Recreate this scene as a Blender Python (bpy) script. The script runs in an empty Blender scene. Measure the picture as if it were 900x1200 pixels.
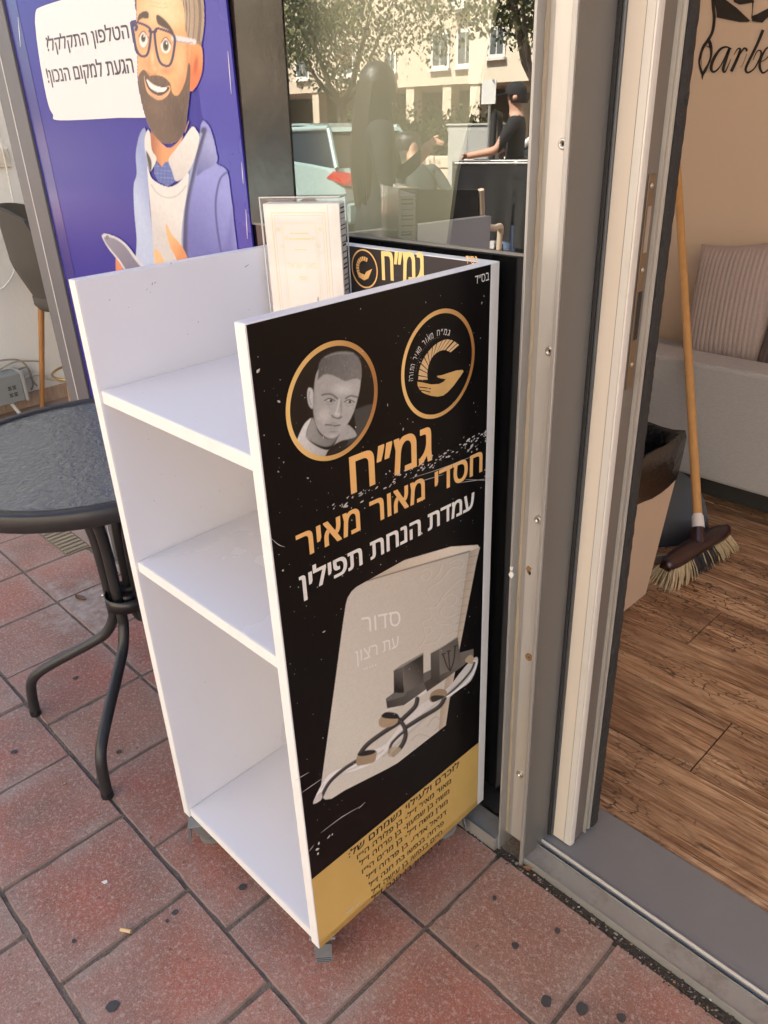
import bpy, bmesh, math, random
import numpy as np
from mathutils import Vector, Matrix
R = math.radians
random.seed(7)
rng = np.random.default_rng(7)
SC = bpy.context.scene
COL = SC.collection

# ------------------------------------------------------------------ camera, world, sun, exposure
CR = Vector((0.69923318, 0.71394393, -0.03683796))
CU = Vector((-0.30716296, 0.34656551, 0.88630878))
CF = Vector((-0.64554154, 0.60842125, -0.46162724))
CE = Vector((0, 0, 1.30))
FPX = 918.76
cam = bpy.data.cameras.new('camera')
camo = bpy.data.objects.new('camera', cam)
COL.objects.link(camo)
cam.sensor_fit = 'VERTICAL'; cam.sensor_height = 36; cam.lens = FPX / 1200 * 36
cam.clip_start = .02; cam.clip_end = 500
camo.matrix_world = Matrix(((CR.x, CU.x, -CF.x, CE.x), (CR.y, CU.y, -CF.y, CE.y), (CR.z, CU.z, -CF.z, CE.z), (0, 0, 0, 1)))
SC.camera = camo
SUN_EL, SUN_AZ = 50, 12          # azimuth measured from +Y (behind the shop) towards -X
w = bpy.data.worlds.new('World'); SC.world = w; w.use_nodes = True
nt = w.node_tree
sky = nt.nodes.new('ShaderNodeTexSky'); sky.sky_type = 'NISHITA'; sky.sun_disc = False
sky.sun_elevation = R(SUN_EL); sky.sun_rotation = R(-SUN_AZ); sky.dust_density = 2.5; sky.air_density = 1.0; sky.ozone_density = 1.0
nt.links.new(sky.outputs[0], nt.nodes['Background'].inputs[0])
nt.nodes['Background'].inputs[1].default_value = .09
sl = bpy.data.lights.new('sun', 'SUN'); sl.energy = 5.0; sl.angle = R(.5); sl.color = (1, .965, .90)
so = bpy.data.objects.new('sun', sl); COL.objects.link(so)
sd = Vector((-math.sin(R(SUN_AZ)) * math.cos(R(SUN_EL)), math.cos(R(SUN_AZ)) * math.cos(R(SUN_EL)), math.sin(R(SUN_EL))))
so.rotation_euler = sd.to_track_quat('Z', 'Y').to_euler(); so.location = (0, 10, 15)
SC.view_settings.view_transform = 'Standard'; SC.view_settings.look = 'None'
SC.view_settings.gamma = 1; SC.view_settings.use_curve_mapping = False
SC.view_settings.exposure = 2.38

SC.cycles.max_bounces = 10; SC.cycles.transparent_max_bounces = 12; SC.cycles.glossy_bounces = 6
SC.cycles.use_denoising = True; SC.cycles.sample_clamp_indirect = 6

# ------------------------------------------------------------------ colour and materials
def lin(c):
    return tuple((v / 12.92 if v <= .04045 else ((v + .055) / 1.055) ** 2.4) for v in [x / 255 for x in c])
def alb(c, k=1.1):
    return tuple(min(.86, v * k) for v in lin(c))
MATS = {}
def mat(name, col, rough=.5, metal=0., spec=.5, var=.12, scale=20., bump=0., bscale=60., coat=0., dirt=0., dcol=(.25, .2, .16), dscale=4., stretch=(1, 1, 1)):
    if name in MATS: return MATS[name]
    m = bpy.data.materials.new(name); m.use_nodes = True; n = m.node_tree.nodes; l = m.node_tree.links
    p = n['Principled BSDF']
    tc = n.new('ShaderNodeTexCoord'); mp = n.new('ShaderNodeMapping'); l.new(tc.outputs['Object'], mp.inputs[0]); mp.inputs['Scale'].default_value = stretch
    nz = n.new('ShaderNodeTexNoise'); nz.inputs['Scale'].default_value = scale; nz.inputs['Detail'].default_value = 6; l.new(mp.outputs[0], nz.inputs[0])
    mx = n.new('ShaderNodeMix'); mx.data_type = 'RGBA'
    c = Vector(col)
    mx.inputs[6].default_value = (*[max(0, v * (1 - var)) for v in c], 1); mx.inputs[7].default_value = (*[min(1, v * (1 + var)) for v in c], 1)
    l.new(nz.outputs[0], mx.inputs[0])
    out = mx.outputs[2]
    if dirt > 0:
        d = n.new('ShaderNodeTexNoise'); d.inputs['Scale'].default_value = dscale; d.inputs['Detail'].default_value = 9; d.inputs['Roughness'].default_value = .7; l.new(mp.outputs[0], d.inputs[0])
        rp = n.new('ShaderNodeMapRange'); rp.inputs[1].default_value = .52; rp.inputs[2].default_value = .75; rp.inputs[4].default_value = dirt; l.new(d.outputs[0], rp.inputs[0])
        m2 = n.new('ShaderNodeMix'); m2.data_type = 'RGBA'; l.new(rp.outputs[0], m2.inputs[0]); l.new(out, m2.inputs[6]); m2.inputs[7].default_value = (*dcol, 1); out = m2.outputs[2]
    l.new(out, p.inputs['Base Color'])
    rr = n.new('ShaderNodeMapRange'); rr.inputs[3].default_value = max(.02, rough - .07); rr.inputs[4].default_value = min(1, rough + .1); l.new(nz.outputs[0], rr.inputs[0]); l.new(rr.outputs[0], p.inputs['Roughness'])
    p.inputs['Metallic'].default_value = metal; p.inputs['Specular IOR Level'].default_value = spec; p.inputs['Coat Weight'].default_value = coat; p.inputs['Coat Roughness'].default_value = .06
    if bump > 0:
        b = n.new('ShaderNodeBump'); b.inputs['Strength'].default_value = bump; b.inputs['Distance'].default_value = .004
        bn = n.new('ShaderNodeTexNoise'); bn.inputs['Scale'].default_value = bscale; bn.inputs['Detail'].default_value = 6; l.new(mp.outputs[0], bn.inputs[0]); l.new(bn.outputs[0], b.inputs['Height']); l.new(b.outputs[0], p.inputs['Normal'])
    MATS[name] = m
    return m
def print_mat(name='printed_colours', rough=.28, coat=.0, attr='Col'):
    if name in MATS: return MATS[name]
    m = bpy.data.materials.new(name); m.use_nodes = True; n = m.node_tree.nodes; l = m.node_tree.links; p = n['Principled BSDF']
    a = n.new('ShaderNodeAttribute'); a.attribute_name = attr; l.new(a.outputs['Color'], p.inputs['Base Color']); p.inputs['Roughness'].default_value = rough; p.inputs['Coat Weight'].default_value = coat
    MATS[name] = m; return m

# ------------------------------------------------------------------ mesh helpers
class MB:
    def __init__(s): s.v = []; s.f = []; s.mi = []; s.sm = []; s.mats = []
    def m(s, mt):
        if mt not in s.mats: s.mats.append(mt)
        return s.mats.index(mt)
    def add(s, vs, fs, mt, smooth=False):
        k = len(s.v); i = s.m(mt); s.v += [tuple(v) for v in vs]
        for f in fs: s.f.append([k + a for a in f]); s.mi.append(i); s.sm.append(smooth)
    def bm(s, b, mt, smooth=False, M=None):
        if M is not None: bmesh.ops.transform(b, matrix=M, verts=b.verts)
        b.verts.index_update(); s.add([v.co.copy() for v in b.verts], [[v.index for v in f.verts] for f in b.faces], mt, smooth); b.free()
    def box(s, a, b, mt, bev=0., M=None, seg=1):
        q = bmesh.new(); bmesh.ops.create_cube(q, size=1)
        c = [(x + y) / 2 for x, y in zip(a, b)]; d = [abs(y - x) for x, y in zip(a, b)]
        bmesh.ops.transform(q, matrix=Matrix.Translation(c) @ Matrix.Diagonal((*d, 1)), verts=q.verts)
        if bev > 0: bmesh.ops.bevel(q, geom=list(q.edges), offset=min(bev, min(d) * .45), segments=seg, affect='EDGES', profile=.7)
        s.bm(q, mt, False, M)
    def tube(s, pts, r, mt, n=12, caps=True, smooth=True):
        pts = [Vector(p) for p in pts]; rs = r if hasattr(r, '__len__') else [r] * len(pts)
        vs = []; prev = None
        for i, p in enumerate(pts):
            t = ((pts[min(i + 1, len(pts) - 1)] - pts[max(i - 1, 0)])).normalized()
            if prev is None:
                a = t.orthogonal().normalized()
            else:
                a = (prev - t * prev.dot(t)).normalized()
            prev = a; b = t.cross(a)
            for k in range(n):
                th = 2 * math.pi * k / n; vs.append(p + (a * math.cos(th) + b * math.sin(th)) * rs[i])
        fs = [[i * n + k, i * n + (k + 1) % n, (i + 1) * n + (k + 1) % n, (i + 1) * n + k] for i in range(len(pts) - 1) for k in range(n)]
        s.add(vs, fs, mt, smooth)
        if caps:
            s.add(vs[:n], [list(range(n))[::-1]], mt); s.add(vs[-n:], [list(range(n))], mt)
    def lathe(s, prof, mt, c=(0, 0, 0), n=48, axis='Z', smooth=True, closed=False):
        vs = []
        for k in range(n):
            th = 2 * math.pi * k / n
            for r_, z in prof:
                p = (r_ * math.cos(th), r_ * math.sin(th), z)
                if axis == 'X': p = (z, p[0], p[1])
                if axis == 'Y': p = (p[0], z, p[1])
                vs.append((p[0] + c[0], p[1] + c[1], p[2] + c[2]))
        q = len(prof); e = q if closed else q - 1
        fs = [[k * q + i, ((k + 1) % n) * q + i, ((k + 1) % n) * q + (i + 1) % q, k * q + (i + 1) % q] for k in range(n) for i in range(e)]
        s.add(vs, fs, mt, smooth)
    def prism(s, poly, d, mt, smooth=False):
        """poly: 3-D points of one end; d: vector to the other end"""
        poly = [Vector(p) for p in poly]; d = Vector(d); n = len(poly)
        vs = poly + [p + d for p in poly]
        s.add(vs, [list(range(n))[::-1], list(range(n, 2 * n))] + [[i, (i + 1) % n, n + (i + 1) % n, n + i] for i in range(n)], mt, smooth)
    def build(s, name, parent=None, thing_=None, normals=True):
        me = bpy.data.meshes.new(name)
        o0 = Vector((0, 0, 0))
        root = parent
        while root is not None and root.parent is not None: root = root.parent
        if root is not None: o0 = root.location
        me.from_pydata([tuple(Vector(v) - o0) for v in s.v], [], s.f)
        for mt in s.mats: me.materials.append(mt)
        me.polygons.foreach_set('material_index', s.mi); me.polygons.foreach_set('use_smooth', s.sm)
        me.update()
        if normals:
            b = bmesh.new(); b.from_mesh(me); bmesh.ops.recalc_face_normals(b, faces=b.faces); b.to_mesh(me); b.free()
        o = bpy.data.objects.new(name, me); COL.objects.link(o)
        if parent is not None: o.parent = parent
        return o
def thing(name, label, cat, loc=(0, 0, 0), group=None):
    o = bpy.data.objects.new(name, None); o.empty_display_size = .1; COL.objects.link(o); o.location = loc
    o['label'] = label; o['category'] = cat
    if group: o['group'] = group
    return o
def tag(o, label=None, cat=None, group=None, kind=None):
    if label: o['label'] = label
    if cat: o['category'] = cat
    if group: o['group'] = group
    if kind: o['kind'] = kind
    return o
def ob(name, parent, fn, **k):
    b = MB(); fn(b); return b.build(name, parent, **k)
def catmull(pts, n=6, closed=False):
    P = [np.array(p, float) for p in pts]; N = len(P); out = []
    rngs = range(N) if closed else range(N - 1)
    for i in rngs:
        if closed: a, b, c, d = P[(i - 1) % N], P[i], P[(i + 1) % N], P[(i + 2) % N]
        else: a, b, c, d = P[max(i - 1, 0)], P[i], P[i + 1], P[min(i + 2, N - 1)]
        for k in range(n):
            t = k / n
            out.append(.5 * ((2 * b) + (c - a) * t + (2 * a - 5 * b + 4 * c - d) * t * t + (-a + 3 * b - 3 * c + d) * t ** 3))
    if not closed: out.append(P[-1])
    return [tuple(p) for p in out]

# ------------------------------------------------------------------ measuring planes: photo pixel -> point on a real plane
class Plane:
    def __init__(s, p, n, ax): s.p = Vector(p); s.n = Vector(n).normalized(); s.ax = Vector(ax).normalized(); s.az = Vector((0, 0, 1))
    def at(s, px, off=0.):
        d = CF * FPX + CR * (px[0] - 450) + CU * (600 - px[1]); q = s.p + s.n * off
        return CE + d * ((q - CE).dot(s.n) / d.dot(s.n))
    def ab(s, px):
        q = s.at(px) - s.p; return q.dot(s.ax), q.z
    def pt(s, a, b, off=0.): return s.p + s.ax * a + s.az * b + s.n * off - Vector((0, 0, s.p.z)) * 0
    def poly(s, mb, pts, mt, off, smooth=0, px=True):
        if smooth: pts = catmull(pts, smooth, True)
        q = [s.at(p, off) if px else s.pt(*p, off) for p in pts]
        from mathutils.geometry import tessellate_polygon
        tri = tessellate_polygon([q])
        mb.add(q, [list(t) for t in tri], mt)
    def stroke(s, mb, pts, wd, mt, off, n=6, px=True):
        P = catmull(pts, n)
        W = wd if not hasattr(wd, '__len__') else list(np.interp(np.linspace(0, 1, len(P)), np.linspace(0, 1, len(wd)), wd))
        if not hasattr(W, '__len__'): W = [W] * len(P)
        L = []; Rr = []
        for i, p in enumerate(P):
            a = np.array(P[max(i - 1, 0)]); b = np.array(P[min(i + 1, len(P) - 1)]); t = b - a; t = t / (np.hypot(*t) + 1e-9); nn = np.array([-t[1], t[0]]) * W[i] / 2
            L.append(np.array(p) + nn); Rr.append(np.array(p) - nn)
        q = [s.at(p, off) if px else s.pt(*p, off) for p in L + Rr]; k = len(P)
        mb.add(q, [[i, i + 1, k + i + 1, k + i] for i in range(k - 1)], mt)
    def ring(s, mb, c, r0, r1, mt, off, n=64, colfn=None):
        vs = []
        for k in range(n):
            th = 2 * math.pi * k / n
            for r_ in (r0, r1): vs.append(s.pt(c[0] + r_ * math.cos(th), c[1] + r_ * math.sin(th), off))
        mb.add(vs, [[2 * k, 2 * k + 1, 2 * ((k + 1) % n) + 1, 2 * ((k + 1) % n)] for k in range(n)], mt)

_tc = {}
def glyphs(txt, bold=0., shear=0.):
    """text -> (verts, faces, body height), written by Blender's own font; Hebrew is given in visual order"""
    key = (txt, bold, shear)
    if key in _tc: return _tc[key]
    cu = bpy.data.curves.new('t', 'FONT'); cu.body = txt; cu.offset = bold; cu.shear = shear; cu.resolution_u = 4; cu.fill_mode = 'NONE'
    o = bpy.data.objects.new('t', cu); COL.objects.link(o)
    dg = bpy.context.evaluated_depsgraph_get(); me = bpy.data.meshes.new_from_object(o.evaluated_get(dg))
    P = [Vector((x.co.x, x.co.y, 0)) for x in me.vertices]; nb_ = {}
    for e in me.edges:
        a, b_ = e.vertices; nb_.setdefault(a, []).append(b_); nb_.setdefault(b_, []).append(a)
    loops = []; seen = set()
    for s0 in range(len(P)):
        if s0 in seen or s0 not in nb_: continue
        L = [s0]; seen.add(s0)
        while True:
            nx = [q for q in nb_[L[-1]] if q not in seen]
            if not nx: break
            L.append(nx[0]); seen.add(nx[0])
        if len(L) > 2: loops.append(L)
    def area(L): return sum(P[L[i]].x * P[L[(i + 1) % len(L)]].y - P[L[(i + 1) % len(L)]].x * P[L[i]].y for i in range(len(L))) / 2
    def inside(p, L):
        c = False
        for i in range(len(L)):
            a, b_ = P[L[i]], P[L[(i + 1) % len(L)]]
            if (a.y > p.y) != (b_.y > p.y) and p.x < (b_.x - a.x) * (p.y - a.y) / (b_.y - a.y) + a.x: c = not c
        return c
    # a contour is a hole when it lies wholly inside another one; overlapping strokes are filled each by itself
    from mathutils.geometry import tessellate_polygon
    holes = {}; outs = []
    for L in loops:
        own = [K for K in loops if K is not L and abs(area(K)) > abs(area(L)) and all(inside(P[q], K) for q in L)]
        if own and area(own[0]) * area(L) < 0 or (own and len(own) % 2): holes.setdefault(id(own[0]), []).append(L)
        else: outs.append(L)
    v = []; f = []; lay = []
    for n_, L in enumerate(outs):
        grp = [L] + holes.get(id(L), []); flat = [q for g_ in grp for q in g_]; k0 = len(v)
        for t in tessellate_polygon([[P[q] for q in g_] for g_ in grp]): f.append([k0 + i for i in t])
        v += [(P[q].x, P[q].y) for q in flat]
    v = np.array(v) if v else np.zeros((0, 2))
    bpy.data.objects.remove(o); bpy.data.curves.remove(cu); bpy.data.meshes.remove(me)
    _tc[key] = (v, f); return v, f
def heb(s):
    out = s[::-1]
    return out.translate(str.maketrans('()', ')('))
def body_h(bold=0.):
    v, f = glyphs(heb('ח'), bold); return v[:, 1].max()
def text_on(plane, mb, txt, a0, a1, b0, b1, h, mt, off, bold=.012, rtl=True, shear=0.):
    """write txt so that it runs from (a0,b0) to (a1,b1) on the plane, letters h high (baseline given)"""
    v, f = glyphs(heb(txt) if rtl else txt, 0., shear)
    if len(v) == 0: return
    x = (v[:, 0] - v[:, 0].min()) / (v[:, 0].max() - v[:, 0].min()); y = v[:, 1] / body_h(0) * h
    # heavier strokes: the same letters laid a hair to each side
    for i, (sx, sy) in enumerate(((0, 0), (1, .5), (-1, .5), (1, -.5), (-1, -.5)) if bold > .009 else ((0, 0),)):
        mb.add([plane.pt(a0 + (a1 - a0) * xx + sx * bold * h * 1.5, b0 + (b1 - b0) * xx + yy + sy * bold * h * 1.5, off + .00004 * i) for xx, yy in zip(x, y)], f, mt)
def text_px(plane, mb, txt, pl, pr, hpx, mt, off, bold=.012, mid=False, rtl=True, shear=0., hh=None):
    """pl, pr: photo pixels of the left and right end of the baseline (or of the middle line); hpx: two pixels whose height difference is the letter height"""
    a0, b0 = plane.ab(pl); a1, b1 = plane.ab(pr)
    h = hh if hh else abs(plane.ab(hpx[0])[1] - plane.ab(hpx[1])[1])
    if mid: b0 -= h / 2; b1 -= h / 2
    text_on(plane, mb, txt, a0, a1, b0, b1, h, mt, off, bold, rtl, shear)

class Paint:
    """a printed picture: a fine grid on a plane whose vertices carry the print's colours"""
    def __init__(s, plane, a, b, na, nb, bg=(0, 0, 0)):
        s.pl = plane; s.na, s.nb = na, nb
        A, B = np.meshgrid(np.linspace(*a, na), np.linspace(*b, nb)); s.A, s.B = A.ravel(), B.ravel()
        P = np.array(plane.p)[None] + s.A[:, None] * np.array(plane.ax)[None] + s.B[:, None] * np.array([0, 0, 1.])[None]
        s.P = P; d = P - np.array(CE); z = d @ np.array(CF)
        s.X = 450 + FPX * (d @ np.array(CR)) / z; s.Y = 600 - FPX * (d @ np.array(CU)) / z
        s.C = np.zeros((len(s.A), 3)) + np.array(lin(bg))[None]; s.M = np.zeros(len(s.A))
    def dist(s, pts, closed=True):
        P = np.array(pts, float); Q = np.roll(P, -1, 0) if closed else P[1:]; P = P if closed else P[:-1]
        D = np.full(len(s.X), 1e9); ins = np.zeros(len(s.X), bool)
        for (x0, y0), (x1, y1) in zip(P, Q):
            dx, dy = x1 - x0, y1 - y0; L = dx * dx + dy * dy + 1e-9
            t = np.clip(((s.X - x0) * dx + (s.Y - y0) * dy) / L, 0, 1); D = np.minimum(D, np.hypot(s.X - x0 - t * dx, s.Y - y0 - t * dy))
            if closed and y0 != y1:
                c = ((y0 > s.Y) != (y1 > s.Y)) & (s.X < (x1 - x0) * (s.Y - y0) / (y1 - y0) + x0); ins ^= c
        return np.where(ins, D, -D) if closed else D
    def blend(s, col, m, mask=True):
        col = np.array(col, float)
        if col.ndim == 1: col = np.array([lin(col)])
        s.C = s.C * (1 - m[:, None]) + col * m[:, None]
        if mask: s.M = np.maximum(s.M, m)
    def poly(s, pts, col, smooth=5, aa=.7, alpha=1., soft=0., col2=None, grad=None, mask=True):
        if smooth: pts = catmull(pts, smooth, True)
        d = s.dist(pts); m = np.clip(d / max(aa, soft) + .5, 0, 1) * alpha
        if soft: m = np.clip(d / soft, 0, 1) * alpha
        if col2 is not None:
            (x0, y0), (x1, y1) = grad; dx, dy = x1 - x0, y1 - y0
            t = np.clip(((s.X - x0) * dx + (s.Y - y0) * dy) / (dx * dx + dy * dy), 0, 1)[:, None]
            s.blend(np.array([lin(col)]) * (1 - t) + np.array([lin(col2)]) * t, m, mask)
        else: s.blend(col, m, mask)
        return m
    def line(s, pts, wd, col, smooth=6, alpha=1., soft=.7, mask=True, clip=None):
        if smooth and len(pts) > 2: pts = catmull(pts, smooth)
        m = np.clip((wd / 2 - s.dist(pts, False)) / soft + .5, 0, 1) * alpha
        if clip is not None: m = m * clip
        s.blend(col, m, mask)
    def ell(s, c, r_, col, alpha=1., soft=.15, rot=0., clip=None, mask=True):
        x = s.X - c[0]; y = s.Y - c[1]; cr, sr = math.cos(rot), math.sin(rot)
        q = np.hypot((x * cr + y * sr) / r_[0], (-x * sr + y * cr) / r_[1]); m = np.clip((1 - q) / soft + .0, 0, 1) * alpha
        if clip is not None: m = m * clip
        s.blend(col, m, mask)
    def grain(s, amp, step=3):
        n = rng.normal(0, 1, s.nb * s.na).reshape(s.nb, s.na)
        for _ in range(step): n = (n + np.roll(n, 1, 0) + np.roll(n, 1, 1) + np.roll(n, -1, 0) + np.roll(n, -1, 1)) / 5
        n = n / n.std(); s.C = np.clip(s.C * (1 + amp * n.ravel()[:, None]), 0, 1)
    def build(s, name, parent, mt, off, k=1.1):
        root = parent
        while root.parent is not None: root = root.parent
        P = s.P + np.array(s.pl.n)[None] * off - np.array(root.location)[None]
        i = np.arange(s.na * s.nb).reshape(s.nb, s.na); q = np.stack([i[:-1, :-1], i[:-1, 1:], i[1:, 1:], i[1:, :-1]], -1).reshape(-1, 4)
        q = q[s.M[q].max(1) > .5]
        used = np.unique(q); mp = np.zeros(len(P), int); mp[used] = np.arange(len(used)); q = mp[q]; P = P[used]
        me = bpy.data.meshes.new(name); me.vertices.add(len(P)); me.vertices.foreach_set('co', P.ravel())
        me.loops.add(q.size); me.loops.foreach_set('vertex_index', q.ravel().astype(np.int32)); me.polygons.add(len(q)); me.polygons.foreach_set('loop_start', np.arange(0, q.size, 4, dtype=np.int32)); me.polygons.foreach_set('loop_total', np.full(len(q), 4, np.int32))
        me.update(); me.validate()
        a = me.color_attributes.new('Col', 'FLOAT_COLOR', 'POINT'); c = np.ones((len(P), 4)); c[:, :3] = np.clip(s.C[used] * k, 0, .86); a.data.foreach_set('color', c.ravel())
        me.materials.append(mt); o = bpy.data.objects.new(name, me); COL.objects.link(o); o.parent = parent
        return o

# ------------------------------------------------------------------ the setting: pavement, road, shop floor
def tile_material():
    m = bpy.data.materials.new('red_paving'); m.use_nodes = True; n = m.node_tree.nodes; l = m.node_tree.links; p = n['Principled BSDF']
    tc = n.new('ShaderNodeTexCoord'); geo = n.new('ShaderNodeNewGeometry')
    def noise(sc, det, rough=.6):
        x = n.new('ShaderNodeTexNoise'); x.inputs['Scale'].default_value = sc; x.inputs['Detail'].default_value = det; x.inputs['Roughness'].default_value = rough; l.new(tc.outputs['Object'], x.inputs[0]); return x.outputs[0]
    def ramp(src, a, b, lo=0., hi=1.):
        r_ = n.new('ShaderNodeMapRange'); r_.inputs[1].default_value = a; r_.inputs[2].default_value = b; r_.inputs[3].default_value = lo; r_.inputs[4].default_value = hi; l.new(src, r_.inputs[0]); return r_.outputs[0]
    def mix(f, a, b, mode='MIX'):
        x = n.new('ShaderNodeMix'); x.data_type = 'RGBA'; x.blend_type = mode
        if isinstance(f, float): x.inputs[0].default_value = f
        else: l.new(f, x.inputs[0])
        for k, v in ((6, a), (7, b)):
            if isinstance(v, tuple): x.inputs[k].default_value = (*v, 1)
            else: l.new(v, x.inputs[k])
        return x.outputs[2]
    rp = n.new('ShaderNodeValToRGB'); l.new(geo.outputs['Random Per Island'], rp.inputs[0])
    e = rp.color_ramp.elements; e[0].color = (.34, .112, .074, 1); e[1].color = (.30, .15, .108, 1); x = e.new(.5); x.color = (.36, .128, .086, 1)
    c = rp.outputs[0]
    c = mix(ramp(noise(5, 5), .35, .7, 0., .85), c, (.19, .12, .092))
    c = mix(ramp(noise(2.3, 8, .7), .48, .70, 0., .6), c, (.32, .24, .195))        # pale dust
    at_ = n.new('ShaderNodeAttribute'); at_.attribute_name = 'edge'                  # dust trodden towards the joints
    em = n.new('ShaderNodeMath'); em.operation = 'MULTIPLY'; l.new(at_.outputs['Fac'], em.inputs[0]); l.new(ramp(noise(7, 7, .7), .38, .66, 0., .95), em.inputs[1])
    c = mix(em.outputs[0], c, (.30, .235, .195))
    c = mix(ramp(noise(9, 8, .7), .58, .75, 0., .55), c, (.11, .075, .06))        # dark dirt
    c = mix(ramp(noise(330, 3), .55, .66, 0., .5), c, (.50, .37, .32))        # light grit
    c = mix(ramp(noise(300, 3), .58, .68, 0., .7), c, (.10, .05, .042))
    c = mix(ramp(noise(120, 6, .75), .52, .64, 0., .75), c, (.47, .34, .29))
    c = mix(ramp(noise(75, 7, .75), .56, .70, 0., .5), c, (.13, .07, .058))
    v = n.new('ShaderNodeTexVoronoi'); v.inputs['Scale'].default_value = 130; l.new(tc.outputs['Object'], v.inputs[0])
    c = mix(ramp(v.outputs[0], .08, .2, .45, 0.), c, (.46, .36, .31))
    v2 = n.new('ShaderNodeTexVoronoi'); v2.inputs['Scale'].default_value = 23; l.new(tc.outputs['Object'], v2.inputs[0])
    c = mix(ramp(v2.outputs[0], .03, .09, .7, 0.), c, (.085, .06, .05))          # small dark spots
    # pale cement smeared across the tiles beyond the table
    ds = n.new('ShaderNodeVectorMath'); ds.operation = 'DISTANCE'; wv = n.new('ShaderNodeMapping'); wv.vector_type = 'POINT'; wv.inputs['Scale'].default_value = (.75, 1.5, 1); l.new(tc.outputs['Object'], wv.inputs[0]); l.new(wv.outputs[0], ds.inputs[0]); ds.inputs[1].default_value = (-2.03 * .75, .685 * 1.5, 0)
    sm = n.new('ShaderNodeMath'); sm.operation = 'ADD'; l.new(ds.outputs['Value'], sm.inputs[0]); l.new(ramp(noise(11, 8, .7), .3, .7, -.12, .12), sm.inputs[1])
    c = mix(ramp(sm.outputs[0], .06, .16, .85, 0.), c, mix(ramp(noise(40, 5), .4, .6), (.42, .36, .31), (.30, .24, .20)))
    l.new(c, p.inputs['Base Color']); l.new(ramp(noise(12, 6), .3, .7, .55, .85), p.inputs['Roughness']); p.inputs['Specular IOR Level'].default_value = .4
    b = n.new('ShaderNodeBump'); b.inputs['Strength'].default_value = .45; b.inputs['Distance'].default_value = .0015; l.new(noise(260, 5, .7), b.inputs['Height'])
    b2 = n.new('ShaderNodeBump'); b2.inputs['Strength'].default_value = .4; b2.inputs['Distance'].default_value = .004; l.new(noise(18, 5), b2.inputs['Height']); l.new(b.outputs[0], b2.inputs['Normal']); l.new(b2.outputs[0], p.inputs['Normal'])
    return m
M_tile = tile_material()
M_joint = mat('joint_sand', (.15, .115, .092), .95, var=.5, scale=160, bump=.8, bscale=220, dirt=.85, dcol=(.035, .028, .023), dscale=12)
M_tedge = mat('dusty_tile_edge', (.25, .165, .135), .9, var=.35, scale=40, bump=.5, bscale=300, dirt=.9, dcol=(.075, .05, .04), dscale=12)
M_gum = mat('old_gum', (.055, .05, .048), .7, var=.3, scale=80, bump=.3)
M_cement = mat('cement_smear', (.36, .30, .25), .9, var=.3, scale=25, bump=.5, bscale=90, dirt=.7, dcol=(.22, .13, .10), dscale=12)
TB, YA = .2531, .3904
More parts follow.
